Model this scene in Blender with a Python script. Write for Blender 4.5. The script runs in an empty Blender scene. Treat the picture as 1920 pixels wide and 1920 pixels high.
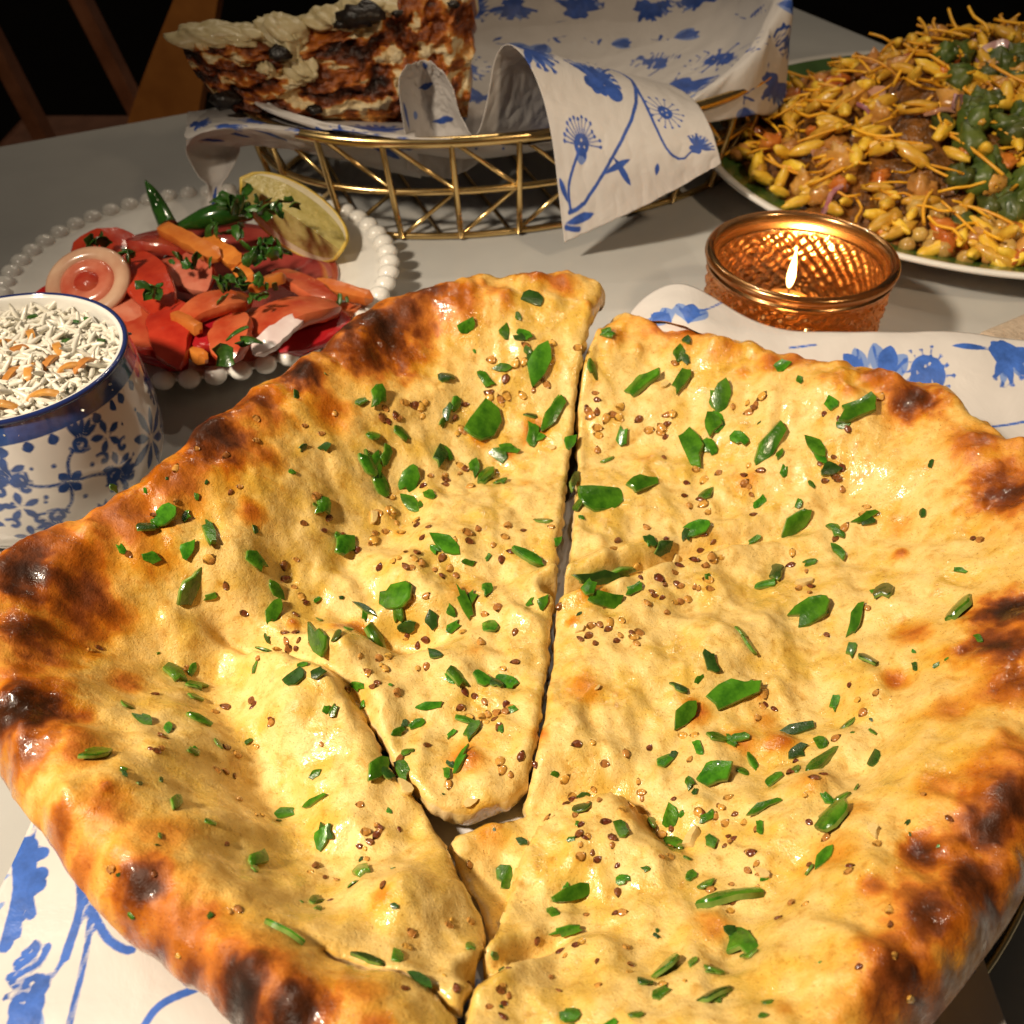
import bpy, math, random
import numpy as np
from mathutils import Vector, Matrix, Quaternion
from mathutils.geometry import delaunay_2d_cdt

S = 0.01                      # everything below is written in centimetres
random.seed(7); rng = np.random.default_rng(11)
scene = bpy.context.scene
COL = scene.collection

# ------------------------------------------------------------------ camera
CAM_H, PITCH, FPX = 23.0, math.radians(42.0), 1920.0
cam_d = bpy.data.cameras.new("camera"); cam = bpy.data.objects.new("camera", cam_d); COL.objects.link(cam)
cam.location = (0, 0, CAM_H * S); cam.rotation_euler = (math.radians(90) - PITCH, 0, 0)
cam_d.sensor_width = 36.0; cam_d.lens = 36.0; cam_d.clip_start = 0.005; cam_d.clip_end = 60.0
cam_d.dof.use_dof = True; cam_d.dof.focus_distance = 0.27; cam_d.dof.aperture_fstop = 26.0
scene.camera = cam
# ------------------------------------------------------------------ light
world = bpy.data.worlds.new("World"); scene.world = world; world.use_nodes = True
bg = world.node_tree.nodes["Background"]; bg.inputs[0].default_value = (1.0, 0.80, 0.60, 1); bg.inputs[1].default_value = 0.035
def area_lamp(name, loc, target, size, watts, color):
    d = bpy.data.lights.new(name, 'AREA'); d.shape = 'DISK'; d.size = size * S; d.energy = watts; d.color = color
    o = bpy.data.objects.new(name, d); COL.objects.link(o)
    o.location = Vector(loc) * S
    o.rotation_euler = (Vector(target) - Vector(loc)).to_track_quat('-Z', 'Y').to_euler()
    return o
d = bpy.data.lights.new("spot_light", 'SPOT'); d.energy = 35; d.color = (1.0, 0.85, 0.65); d.spot_size = math.radians(56); d.spot_blend = 1.0; d.shadow_soft_size = 0.035
o = bpy.data.objects.new("spot_light", d); COL.objects.link(o); o.location = Vector((-40, 0, 56)) * S
o.rotation_euler = (Vector((3, 21, 2)) - Vector((-40, 0, 56))).to_track_quat('-Z', 'Y').to_euler()
for _p, _w in (((6, 105, 118), 1.4), ((-38, 160, 135), 1.7), ((34, 175, 135), 2.0)):
    area_lamp("glint_light", _p, (3, 24, 0), 3.4, _w, (1.0, 0.85, 0.65))  # the two farther lamps are unseen, added for wet highlights on the naan
d = bpy.data.lights.new("right_spot_light", 'SPOT'); d.energy = 8.5; d.color = (1.0, 0.76, 0.50); d.spot_size = math.radians(36); d.spot_blend = 1.0; d.shadow_soft_size = 0.04
o = bpy.data.objects.new("right_spot_light", d); COL.objects.link(o); o.location = Vector((46, -6, 66)) * S
o.rotation_euler = (Vector((12, 45, 3)) - Vector((46, -6, 66))).to_track_quat('-Z', 'Y').to_euler()
d = bpy.data.lights.new("chair_fill_light", 'SPOT'); d.energy = 14; d.color = (1.0, 0.72, 0.42); d.spot_size = math.radians(28); d.spot_blend = 0.8; d.shadow_soft_size = 0.05  # unseen lamp, added to brighten the chairs behind the table
o = bpy.data.objects.new("chair_fill_light", d); COL.objects.link(o); o.location = Vector((-62, 42, 95)) * S
o.rotation_euler = (Vector((-32, 98, -9)) - Vector((-62, 42, 95))).to_track_quat('-Z', 'Y').to_euler()
scene.view_settings.view_transform = 'Standard'; scene.view_settings.look = 'None'
scene.view_settings.exposure = 0.0; scene.view_settings.gamma = 1.0
scene.render.engine = 'CYCLES'
scene.cycles.max_bounces = 8; scene.cycles.transmission_bounces = 8; scene.cycles.transparent_max_bounces = 12
scene.cycles.use_denoising = True; scene.cycles.sample_clamp_indirect = 4.0
scene.cycles.caustics_reflective = False

# ------------------------------------------------------------------ helpers
CP, SP = math.cos(PITCH), math.sin(PITCH)
def ray(px, py):
    u = (px - 960.0) / FPX; v = (960.0 - py) / FPX
    return np.array([u, CP + v * SP, -SP + v * CP])
def PZ(px, py, z):
    d = ray(px, py); t = (z - CAM_H) / d[2]; return np.array([d[0] * t, d[1] * t, z])
def PY(px, py, y):
    d = ray(px, py); t = y / d[1]; return np.array([d[0] * t, y, CAM_H + d[2] * t])
def PF(px, py, f, z0=3.0, n=30):
    z = z0
    for _ in range(n):
        p = PZ(px, py, z); z = 0.5 * z + 0.5 * float(f(np.array([p[0]]), np.array([p[1]]))[0])
    return PZ(px, py, z)

_perm = np.random.default_rng(3).permutation(512); _perm = np.concatenate([_perm, _perm])
_ga = np.random.default_rng(4).uniform(0, 2 * np.pi, 512); _gx, _gy = np.cos(_ga), np.sin(_ga)
def perlin(x, y, seed=0):
    x = np.asarray(x, float) + 37.7 * seed + 1000; y = np.asarray(y, float) + 17.3 * seed + 1000
    xi, yi = np.floor(x).astype(int), np.floor(y).astype(int); xf, yf = x - xi, y - yi
    u = xf * xf * xf * (xf * (xf * 6 - 15) + 10); v = yf * yf * yf * (yf * (yf * 6 - 15) + 10)
    def g(ix, iy, fx, fy):
        h = _perm[(_perm[ix & 511] + iy) & 511]; return _gx[h] * fx + _gy[h] * fy
    a = g(xi, yi, xf, yf); b = g(xi + 1, yi, xf - 1, yf); c = g(xi, yi + 1, xf, yf - 1); d = g(xi + 1, yi + 1, xf - 1, yf - 1)
    return ((a + u * (b - a)) + v * ((c + u * (d - c)) - (a + u * (b - a)))) * 1.5
def fbm(x, y, o=3, seed=0):
    s = 0; a = 1
    for k in range(o): s = s + a * perlin(x * 2 ** k, y * 2 ** k, seed + k); a *= 0.5
    return s
def sstep(a, b, x):
    t = np.clip((x - a) / (b - a), 0, 1); return t * t * (3 - 2 * t)
def seg_dist(X, Y, pts, closed=False):
    """distance of many points to a polyline"""
    pts = np.asarray(pts, float)
    if closed: pts = np.vstack([pts, pts[:1]])
    D = np.full(X.shape, 1e9)
    for (ax, ay), (bx, by) in zip(pts[:-1], pts[1:]):
        dx, dy = bx - ax, by - ay; L = dx * dx + dy * dy + 1e-12
        t = np.clip(((X - ax) * dx + (Y - ay) * dy) / L, 0, 1)
        D = np.minimum(D, (X - ax - t * dx) ** 2 + (Y - ay - t * dy) ** 2)
    return np.sqrt(D)
def resample(pts, step, closed=False, smooth=2):
    pts = np.asarray(pts, float)
    for _ in range(smooth):                                   # Chaikin
        q = []
        n = len(pts)
        rngi = range(n) if closed else range(n - 1)
        if not closed: q.append(pts[0])
        for i in rngi:
            a, b = pts[i], pts[(i + 1) % n]; q += [0.75 * a + 0.25 * b, 0.25 * a + 0.75 * b]
        if not closed: q.append(pts[-1])
        pts = np.array(q)
    if closed: pts = np.vstack([pts, pts[:1]])
    s = np.concatenate([[0], np.cumsum(np.linalg.norm(np.diff(pts, axis=0), axis=1))])
    n = max(3, int(s[-1] / step)); t = np.linspace(0, s[-1], n + 1)
    out = np.stack([np.interp(t, s, pts[:, k]) for k in range(pts.shape[1])], 1)
    return out[:-1] if closed else out
def inside(X, Y, poly):
    poly = np.asarray(poly); n = len(poly); r = np.zeros(X.shape, bool); j = n - 1
    for i in range(n):
        xi, yi = poly[i]; xj, yj = poly[j]
        c = ((yi > Y) != (yj > Y)) & (X < (xj - xi) * (Y - yi) / (yj - yi + 1e-12) + xi)
        r ^= c; j = i
    return r
def catmull(P, n):
    """P: (k, d) control points -> n samples through all of them"""
    P = np.asarray(P, float); k = len(P); t = np.linspace(0, k - 1, n); i = np.clip(t.astype(int), 0, k - 2); f = (t - i)[:, None]
    Q = np.vstack([2 * P[:1] - P[1:2], P, 2 * P[-1:] - P[-2:-1]])
    p0, p1, p2, p3 = Q[i], Q[i + 1], Q[i + 2], Q[i + 3]
    return 0.5 * (2 * p1 + (p2 - p0) * f + (2 * p0 - 5 * p1 + 4 * p2 - p3) * f ** 2 + (3 * p1 - p0 - 3 * p2 + p3) * f ** 3)

def mesh(name, V, F, mat=None, smooth=True, attrs=None, midx=None):
    me = bpy.data.meshes.new(name); V = np.asarray(V, float) * S
    me.from_pydata(V.tolist(), [], F if isinstance(F, list) else np.asarray(F).tolist())
    if smooth: me.polygons.foreach_set('use_smooth', np.ones(len(me.polygons), bool))
    for m in (mat if isinstance(mat, (list, tuple)) else [mat]):
        if m: me.materials.append(m)
    if midx is not None: me.polygons.foreach_set('material_index', np.asarray(midx, np.int32))
    for k, a in (attrs or {}).items():
        a = np.asarray(a, np.float32)
        at = me.attributes.new(k, 'FLOAT', 'POINT'); at.data.foreach_set('value', a)
    me.update(); return me
def link(name, me, parent=None, loc=(0, 0, 0), rot=None, scale=None):
    """loc is in world centimetres; parts are kept relative to their thing's Empty or mesh"""
    o = bpy.data.objects.new(name, me); COL.objects.link(o); w = Vector(loc) * S
    if parent is not None:
        o.parent = parent; base = Vector(parent.get('_w', (0, 0, 0))); o.location = w - base
        o['_w'] = tuple(w)
    else:
        o.location = w; o['_w'] = tuple(w)
    if rot is not None:
        if isinstance(rot, Quaternion): o.rotation_mode = 'QUATERNION'; o.rotation_quaternion = rot
        else: o.rotation_euler = rot
    if scale is not None: o.scale = scale if hasattr(scale, '__len__') else (scale,) * 3
    return o
def tag(o, label=None, cat=None, group=None, kind=None):
    if label: o['label'] = label
    if cat: o['category'] = cat
    if group: o['group'] = group
    if kind: o['kind'] = kind
    return o
def thing(name, loc, label, cat, group=None): return tag(link(name, None, None, loc), label, cat, group)
def grid_faces(nu, nv, wrap_u=False, wrap_v=False, off=0):
    F = []
    for i in range(nu if wrap_u else nu - 1):
        for j in range(nv if wrap_v else nv - 1):
            a, b = i, (i + 1) % nu; c, d = j, (j + 1) % nv
            F.append((off + a * nv + c, off + b * nv + c, off + b * nv + d, off + a * nv + d))
    return F
def lathe(prof, n=96, close=False):
    prof = np.asarray(prof, float); a = np.linspace(0, 2 * np.pi, n, endpoint=False)
    V = np.stack([np.outer(np.cos(a), prof[:, 0]), np.outer(np.sin(a), prof[:, 0]), np.tile(prof[:, 1], (n, 1))], -1).reshape(-1, 3)
    return V, grid_faces(n, len(prof), True, close)
def tube(pts, rad, n=8, caps=True):
    pts = np.asarray(pts, float); k = len(pts); rad = np.broadcast_to(np.asarray(rad, float), (k,))
    T = np.gradient(pts, axis=0); T /= np.linalg.norm(T, axis=1)[:, None] + 1e-9
    up = np.array([0, 0, 1.0]) if abs(T[0][2]) < 0.9 else np.array([1.0, 0, 0]); V = []
    N = np.cross(T[0], up); N /= np.linalg.norm(N)
    a = np.linspace(0, 2 * np.pi, n, endpoint=False)
    for i in range(k):
        N = N - T[i] * np.dot(N, T[i]); N /= np.linalg.norm(N) + 1e-9; B = np.cross(T[i], N)
        V.append(pts[i] + rad[i] * (np.cos(a)[:, None] * N + np.sin(a)[:, None] * B))
    V = np.vstack(V); F = grid_faces(k, n, False, True)
    if caps: F += [tuple(range(n))[::-1], tuple((k - 1) * n + i for i in range(n))]
    return V, F

# ------------------------------------------------------------------ materials
def new_mat(name):
    m = bpy.data.materials.new(name); m.use_nodes = True; nt = m.node_tree; b = nt.nodes["Principled BSDF"]; return m, nt, b
def setin(b, **k):
    names = dict(rough='Roughness', metal='Metallic', coat='Coat Weight', coat_r='Coat Roughness', trans='Transmission Weight', ior='IOR',
                 sss='Subsurface Weight', sss_s='Subsurface Scale', spec='Specular IOR Level', em='Emission Strength')
    for a, v in k.items(): b.inputs[names[a]].default_value = v
def nd(nt, t, **k):
    n = nt.nodes.new(t)
    for a, v in k.items():
        if a.startswith('i_'): n.inputs[a[2:].replace('_', ' ')].default_value = v
        else: setattr(n, a, v)
    return n
def ramp(nt, fac, stops):
    r = nt.nodes.new('ShaderNodeValToRGB'); e = r.color_ramp.elements
    while len(e) < len(stops): e.new(0.5)
    for el, (p, c) in zip(e, stops): el.position = p; el.color = (*c, 1)
    nt.links.new(fac, r.inputs[0]); return r.outputs[0]
def noise(nt, scale, detail=3, rough=0.5, dist=0.0, vec=None):
    n = nd(nt, 'ShaderNodeTexNoise'); n.inputs['Scale'].default_value = scale; n.inputs['Detail'].default_value = detail
    n.inputs['Roughness'].default_value = rough; n.inputs['Distortion'].default_value = dist
    if vec is None:
        tc = nt.nodes.get('TC') or nd(nt, 'ShaderNodeTexCoord', name='TC'); vec = tc.outputs['Object']
    nt.links.new(vec, n.inputs['Vector']); return n.outputs['Fac']
def math_n(nt, op, a, b=0.0, c=None, clamp=False):
    n = nd(nt, 'ShaderNodeMath', operation=op, use_clamp=clamp)
    for i, v in enumerate((a, b, c)):
        if v is None: continue
        if isinstance(v, (int, float)): n.inputs[i].default_value = v
        else: nt.links.new(v, n.inputs[i])
    return n.outputs[0]
def mixc(nt, f, a, b, mode='MIX'):
    n = nd(nt, 'ShaderNodeMix', data_type='RGBA', blend_type=mode)
    for i, v in ((0, f), (6, a), (7, b)):
        if isinstance(v, (int, float)): n.inputs[i].default_value = v
        elif isinstance(v, (tuple, list)): n.inputs[i].default_value = (*v, 1)
        else: nt.links.new(v, n.inputs[i])
    return n.outputs[2]
def bump(nt, b, h, strength=0.3, dist=0.001):
    n = nd(nt, 'ShaderNodeBump'); n.inputs['Strength'].default_value = strength; n.inputs['Distance'].default_value = dist
    nt.links.new(h, n.inputs['Height']); nt.links.new(n.outputs[0], b.inputs['Normal']); return n
def simple(name, c0, c1=None, scale=300.0, rough=0.45, bstr=0.0, bscale=None, bdist=0.0006, rvar=0.0, rnd=0.0, **k):
    """noise between two colours, plus per-object variation of value"""
    m, nt, b = new_mat(name); setin(b, rough=rough, **k)
    c1 = c1 or c0
    col = ramp(nt, noise(nt, scale, 3, 0.6), [(0.32, c0), (0.68, c1)])
    if rnd:
        oi = nd(nt, 'ShaderNodeObjectInfo'); h = nd(nt, 'ShaderNodeHueSaturation')
        nt.links.new(math_n(nt, 'MULTIPLY_ADD', oi.outputs['Random'], rnd, 1 - rnd * 0.55), h.inputs['Value'])
        nt.links.new(math_n(nt, 'MULTIPLY_ADD', oi.outputs['Random'], rnd * 0.05, 0.5 - rnd * 0.025), h.inputs['Hue'])
        nt.links.new(col, h.inputs['Color']); col = h.outputs[0]
    nt.links.new(col, b.inputs['Base Color'])
    if bstr: bump(nt, b, noise(nt, bscale or scale * 2, 3, 0.6), bstr, bdist)
    if rvar: nt.links.new(math_n(nt, 'MULTIPLY_ADD', noise(nt, scale * 0.7, 2), rvar, rough - rvar * 0.5, clamp=True), b.inputs['Roughness'])
    return m
def printed(name, white, ink, wash, rough=0.42, crinkle=0.25, aniso=60.0, **k):
    """white sheet or glaze whose blue print comes from two signed-distance attributes (negative = inked)"""
    m, nt, b = new_mat(name); setin(b, rough=rough, **k)
    def mask(attr):
        a = nd(nt, 'ShaderNodeAttribute', attribute_name=attr)
        w = math_n(nt, 'MULTIPLY_ADD', noise(nt, 900, 2), 0.03, -0.015)
        r = nd(nt, 'ShaderNodeMapRange'); r.inputs['From Min'].default_value = -0.025; r.inputs['From Max'].default_value = 0.02
        r.inputs['To Min'].default_value = 1; r.inputs['To Max'].default_value = 0
        nt.links.new(math_n(nt, 'ADD', a.outputs['Fac'], w), r.inputs['Value']); return r.outputs[0]
    base = ramp(nt, noise(nt, 90, 3), [(0.3, tuple(x * 0.94 for x in white)), (0.7, white)])
    inkc = ramp(nt, noise(nt, 160, 3, 0.7), [(0.3, tuple(x * 0.72 for x in ink)), (0.72, tuple(min(1, x * 1.35) for x in ink))])
    c = mixc(nt, mask('wash'), base, wash); c = mixc(nt, mask('ink'), c, inkc)
    nt.links.new(c, b.inputs['Base Color'])
    if crinkle: bump(nt, b, noise(nt, aniso, 4, 0.55, 0.6), crinkle, 0.002)
    return m

M = {}
M['table'] = simple('table_laminate', (0.46, 0.455, 0.44), (0.50, 0.495, 0.475), 25, 0.33, 0.03, 500, rvar=0.1)
M['floor'] = simple('dark_floor', (0.006, 0.004, 0.003), (0.01, 0.007, 0.005), 6, 0.8, spec=0.1)
M['chair_dark'] = simple('dark_stained_wood', (0.16, 0.06, 0.03), (0.24, 0.10, 0.055), 40, 0.45)
M['chair_tan'] = simple('tan_wood', (0.34, 0.13, 0.03), (0.46, 0.19, 0.045), 30, 0.5)
M['gold'] = simple('brass_wire', (0.72, 0.50, 0.20), (0.80, 0.58, 0.26), 120, 0.24, metal=1.0, rvar=0.15)
M['enamel'] = simple('white_glaze', (0.72, 0.70, 0.66), (0.78, 0.76, 0.72), 60, 0.16, coat=0.4)
M['plate_dark'] = simple('black_glaze', (0.010, 0.012, 0.009), (0.02, 0.022, 0.016), 60, 0.2, coat=0.5)
M['plate_edge'] = simple('brass_edge', (0.45, 0.38, 0.22), (0.55, 0.47, 0.28), 60, 0.3, metal=0.8)
M['paper'] = printed('printed_paper', (0.64, 0.605, 0.585), (0.045, 0.125, 0.46), (0.20, 0.30, 0.60), rough=0.36, spec=0.45)
M['liner'] = printed('waxed_printed_paper', (0.56, 0.525, 0.50), (0.028, 0.075, 0.31), (0.15, 0.22, 0.48), rough=0.46, crinkle=0.6, aniso=45, spec=0.35)
M['green_plate'] = simple('green_glaze', (0.045, 0.10, 0.02), (0.07, 0.15, 0.035), 40, 0.25, coat=0.3)

# ------------------------------------------------------------------ the place
# the table is turned about 28 degrees: its far corner shows at the top right
corner = np.array([20.8, 82.5]); e1 = np.array([-0.882, -0.471]); e2 = np.array([0.471, -0.882])
def slab_box(c, a, b, z0, z1, bev=0.4):
    pts = [c, c + a, c + a + b, c + b]; cen = c + (a + b) / 2
    rows = []
    for z, k in ((z0, 0), (z1 - bev, 0), (z1 - bev * 0.3, bev * 0.3), (z1, bev)):
        rows.append([(*(p + (cen - p) / np.linalg.norm(cen - p) * k * 1.4), z) for p in pts])
    V = [v for r in rows for v in r]; F = grid_faces(4, 4, False, True) + [(3, 2, 1, 0), (12, 13, 14, 15)]
    return V, F
tb = thing('table', (20, 30, -76), 'pale grey laminate table that carries all the dishes', 'table')
V, F = slab_box(corner, e1 * 150, e2 * 95, -3, 0); link('table_top', mesh('table_top', V, F, M['table'], False), tb)
for k, (a, b) in enumerate(((8, 8), (140, 8), (8, 85), (140, 85))):
    p = corner + e1 * a + e2 * b
    V, F = tube([(p[0], p[1], -76), (p[0], p[1], -40), (p[0], p[1], -3)], [1.8, 2.2, 2.6], 12)
    link('leg', mesh('leg', V, F, M['chair_dark']), tb)
V = [(-400, -200, -76), (400, -200, -76), (400, 900, -76), (-400, 900, -76)]
tag(link('floor', mesh('floor', V, [(0, 1, 2, 3)], M['floor'], False)), kind='structure')

def bar(a, b, w, t, mat, name, parent, twist=(0, 1, 0)):
    a, b = np.array(a, float), np.array(b, float); T = (b - a) / np.linalg.norm(b - a)
    N = np.cross(T, np.array(twist, float)); N /= np.linalg.norm(N); B = np.cross(T, N); V = []
    for p in (a, b):
        for sx, sy in ((-1, -1), (1, -1), (1, 1), (-1, 1)): V.append(p + N * sx * w / 2 + B * sy * t / 2)
    F = [(0, 1, 2, 3), (7, 6, 5, 4)] + [(i, (i + 1) % 4, 4 + (i + 1) % 4, 4 + i) for i in range(4)]
    me = mesh(name, V, F, mat, False); o = link(name, me, parent)
    bv = o.modifiers.new('bevel', 'BEVEL'); bv.width = min(w, t) * 0.18 * S; bv.segments = 2
    return o
# dark chair with slanting back spindles, far left
ch = thing('chair', (-52, 108, -76), 'dark wooden chair with slanting bars, at the far left edge', 'chair')
for p0, p1 in (((122, -60), (262, 215)), ((-12, 75), (92, 275)), ((-150, 190), (-60, 330))):
    a, b = PY(*p0, 104), PY(*p1, 104); d = b - a
    bar(a - d * 1.2, a + d * (-30 - a[2]) / d[2], 1.5, 2.4, M['chair_dark'], 'spindle', ch)
bar((-66, 104, 9), (-32, 104, 9), 3, 4.5, M['chair_dark'], 'top_rail', ch, (1, 0, 0.01))
bar((-66, 122, -32), (-26, 122, -32), 38, 3, M['chair_dark'], 'seat', ch, (0, 0, 1))
for x in (-64, -29):
    for y in (106, 139): bar((x, y, -76), (x, y, -33.5), 3, 3, M['chair_dark'], 'leg', ch, (0, 1, 0))
# tan chair whose curved back post shows left of the stuffed bread
c2 = thing('chair', (-20, 105, -76), 'tan wooden chair with a broad curved back post, behind the table', 'chair')
L_ = catmull([PY(348, -60, 96), PY(325, 0, 96), PY(285, 100, 96), PY(245, 210, 96), PY(215, 320, 96)], 24)
R_ = catmull([PY(414, -60, 96), PY(408, 0, 96), PY(392, 100, 96), PY(372, 210, 96), PY(360, 320, 96)], 24)
V = []
for l, r in zip(L_, R_): V += [l, r, r + (0, 3, 0), l + (0, 3, 0)]
link('back_post', mesh('back_post', V, grid_faces(24, 4, False, True) + [(0, 1, 2, 3), (95, 94, 93, 92)], M['chair_tan'], False), c2)
bar((-26, 99, 2), (12, 99, 2), 4, 3, M['chair_dark'], 'top_rail', c2, (1, 0, 0.01))
bar((-36, 118, -32), (8, 118, -32), 40, 3, M['chair_dark'], 'seat', c2, (0, 0, 1))
for x in (-35, 5):
    for y in (100, 135): bar((x, y, -76), (x, y, -33.5), 3, 3, M['chair_dark'], 'leg', c2, (0, 1, 0))

# ------------------------------------------------------------------ print motifs (signed distance, cm)
class Print:
    def __init__(s, U, V): s.U, s.V = U, V; s.ink = np.full(U.shape, 9.0); s.wash = np.full(U.shape, 9.0)
    def stroke(s, pts, w0, w1=None, wash=False, n=12):
        w1 = w0 if w1 is None else w1; P = catmull(pts, n) if len(pts) > 2 else np.asarray(pts, float)
        D = np.full(s.U.shape, 9.0); k = len(P) - 1
        box = (s.U > P[:, 0].min() - 1) & (s.U < P[:, 0].max() + 1) & (s.V > P[:, 1].min() - 1) & (s.V < P[:, 1].max() + 1)
        if not box.any(): return
        U, V = s.U[box], s.V[box]; d = np.full(U.shape, 9.0)
        for i in range(k):
            (ax, ay), (bx, by) = P[i], P[i + 1]; dx, dy = bx - ax, by - ay
            t = np.clip(((U - ax) * dx + (V - ay) * dy) / (dx * dx + dy * dy + 1e-12), 0, 1)
            d = np.minimum(d, np.hypot(U - ax - t * dx, V - ay - t * dy) - (w0 + (w1 - w0) * (i + t) / k))
        tgt = s.wash if wash else s.ink; tgt[box] = np.minimum(tgt[box], d)
    def petal(s, c, ang, L, w, wash=False, r0=0.0):
        """teardrop from near c, widest at 65 %"""
        ca, sa = math.cos(ang), math.sin(ang); x = (s.U - c[0]) * ca + (s.V - c[1]) * sa - r0; y = -(s.U - c[0]) * sa + (s.V - c[1]) * ca
        t = np.clip(x / L, 0, 1); h = w * (np.sin(np.pi * np.clip(t, 0, 1) ** 1.25) ** 0.8 + 0.08)
        d = np.maximum(np.abs(y) - h, np.maximum(-x, x - L)); tgt = s.wash if wash else s.ink; np.minimum(tgt, d, out=tgt)
    def disc(s, c, r, wash=False, sq=1.0):
        d = np.hypot(s.U - c[0], (s.V - c[1]) * sq) - r; tgt = s.wash if wash else s.ink; np.minimum(tgt, d, out=tgt)
    def hole(s, c, r): s.ink[:] = np.maximum(s.ink, r - np.hypot(s.U - c[0], s.V - c[1]))
    def cornflower(s, c, ang, R, seed=0):
        r = random.Random(seed); s.disc(c, R * 0.3)
        for k in range(-4, 5):
            a = ang + k * 0.30 + r.uniform(-.06, .06); L = R * r.uniform(0.8, 1.08)
            s.petal(c, a, L, R * 0.13, wash=(k % 2 == 1)); s.stroke([c, (c[0] + L * .75 * math.cos(a), c[1] + L * .75 * math.sin(a))], R * .05, R * .02)
            e = (c[0] + L * .92 * math.cos(a), c[1] + L * .92 * math.sin(a))
            for q in (-1, 0, 1): s.stroke([e, (e[0] + R * .16 * math.cos(a + q * .5), e[1] + R * .16 * math.sin(a + q * .5))], R * .05, R * .03)
        for k in (-1, 0, 1): s.petal(c, ang + math.pi + k * 0.75, R * 0.55, R * 0.2)
    def pompom(s, c, ang, R, seed=0, full=False):
        r = random.Random(seed); s.disc(c, R * 0.42)
        for k in range(14):
            a = ang + (k - 6.5) * (0.448 if full else 0.24); L = R * r.uniform(0.85, 1.1)
            e = (c[0] + L * math.cos(a), c[1] + L * math.sin(a)); s.stroke([c, e], R * .035); s.disc(e, R * .085)
        for k in range(3): s.hole((c[0] + R * .17 * math.cos(k * 2.1 + ang), c[1] + R * .17 * math.sin(k * 2.1 + ang)), R * .055)
        if not full: s.petal(c, ang + math.pi, R * .75, R * .28, True); s.petal(c, ang + math.pi + .4, R * .6, R * .1)
    def leaf(s, a, b, w):
        a, b = np.array(a), np.array(b); d = b - a; s.petal(a, math.atan2(d[1], d[0]), np.linalg.norm(d), w)
    def crocus(s, c, ang, R):
        for k, wsh in ((-0.45, 1), (0, 0), (0.45, 1)): s.petal(c, ang + k, R, R * .24, bool(wsh)); s.stroke([c, (c[0] + R * .9 * math.cos(ang + k * 1.15), c[1] + R * .9 * math.sin(ang + k * 1.15))], R * .045)
    def scatter(s, cell=5.2, seed=0, skip=None, big=1.0):
        r = random.Random(seed)
        u0, u1, v0, v1 = s.U.min(), s.U.max(), s.V.min(), s.V.max()
        i = 0
        for a in np.arange(u0 - cell / 2, u1 + cell, cell):
            for b in np.arange(v0 - cell / 2, v1 + cell, cell):
                c = (a + r.uniform(-.18, .18) * cell + (cell / 2 if int((b - v0) / cell) % 2 else 0), b + r.uniform(-.18, .18) * cell); ang = r.uniform(0, 6.28)
                if skip and skip(c): i += 1; continue
                kind = i % 3; i += 1
                R = cell * r.uniform(.2, .26) * big
                if kind == 0: s.cornflower(c, ang, R * 1.1, i)
                elif kind == 1: s.pompom(c, ang, R, i, full=i % 2 == 0)
                else: s.crocus(c, ang, R)
                e = (c[0] + cell * .5 * math.cos(ang + 2.6), c[1] + cell * .5 * math.sin(ang + 2.6)); m = ((c[0] + e[0]) / 2 + .4 * math.sin(ang), (c[1] + e[1]) / 2 - .4 * math.cos(ang))
                s.stroke([c, m, e], .07, .05); s.leaf(m, (m[0] + cell * .22 * math.cos(ang + 1.2), m[1] + cell * .22 * math.sin(ang + 1.2)), cell * .035)
    def attrs(s): return dict(ink=s.ink.ravel(), wash=s.wash.ravel())

# ------------------------------------------------------------------ plate and paper under the naan
PC = np.array([0.8, 19.0])
pl = thing('naan_plate', (PC[0], PC[1], 0), 'round black plate with a thin brass edge under the naan', 'plate')
prof = [(0.01, 0.25), (8.5, 0.25), (10.2, 0.45), (11.8, 1.0), (12.9, 1.65), (13.15, 1.72), (13.2, 1.62), (12.4, 1.0), (10.8, 0.2), (8.8, 0.0), (0.01, 0.0)]
V, F = lathe(prof, 128); link('dish', mesh('dish', V, F, M['plate_dark']), pl, (PC[0], PC[1], 0))
a = np.linspace(0, 2 * np.pi, 160, endpoint=False)
V, F = tube(np.stack([13.17 * np.cos(a), 13.17 * np.sin(a), np.full(160, 1.70)], 1), 0.075, 6, False)
F += [((159) * 6 + j, j, (j + 1) % 6, 159 * 6 + (j + 1) % 6) for j in range(6)]
link('brass_edge', mesh('brass_edge', V, F, M['plate_edge']), pl, (PC[0], PC[1], 0))

def z_paper(x, y):
    r = np.hypot(x - PC[0], y - PC[1])
    z = 0.36 + 1.42 * sstep(9.0, 13.0, r) + 0.05
    z = z + 0.07 * fbm(x * 0.35, y * 0.35, 2, 21) * sstep(9, 12, r)
    up = sstep(28.2, 31.6, y)
    z = z + up * (1.35 * sstep(2, 5, x) + 0.75 * np.exp(-((x - 6.2) / 2.0) ** 2) - 0.35 * sstep(14, 19, x))
    z = z - 0.25 * sstep(14, 19, r) * (1 - up)
    return z
nx, ny = 300, 290
gx, gy = np.meshgrid(np.linspace(-11.35, 18.8, nx), np.linspace(2.2, 31.75, ny), indexing='ij')
gy2 = 2.2 + (gy - 2.2) * (1 - 0.22 * (1 - sstep(1.5, 4.5, gx)) ) + 0.12 * np.sin(gx * 0.9) * sstep(26, 31, gy) + 2.2 * sstep(26, 31.7, gy) * np.exp(-((gx - 6.0) / 2.0) ** 2)
gx2 = gx + 0.25 * np.sin(gy * 0.5) * sstep(-8, -11.3, gx)
gx2 = np.where(gx2 > 7, 7 + (gx2 - 7) * (0.24 + 0.76 * sstep(16, 25, gy)), gx2)
Z = z_paper(gx2, gy2)
pr = Print(gx2, gy2)
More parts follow.
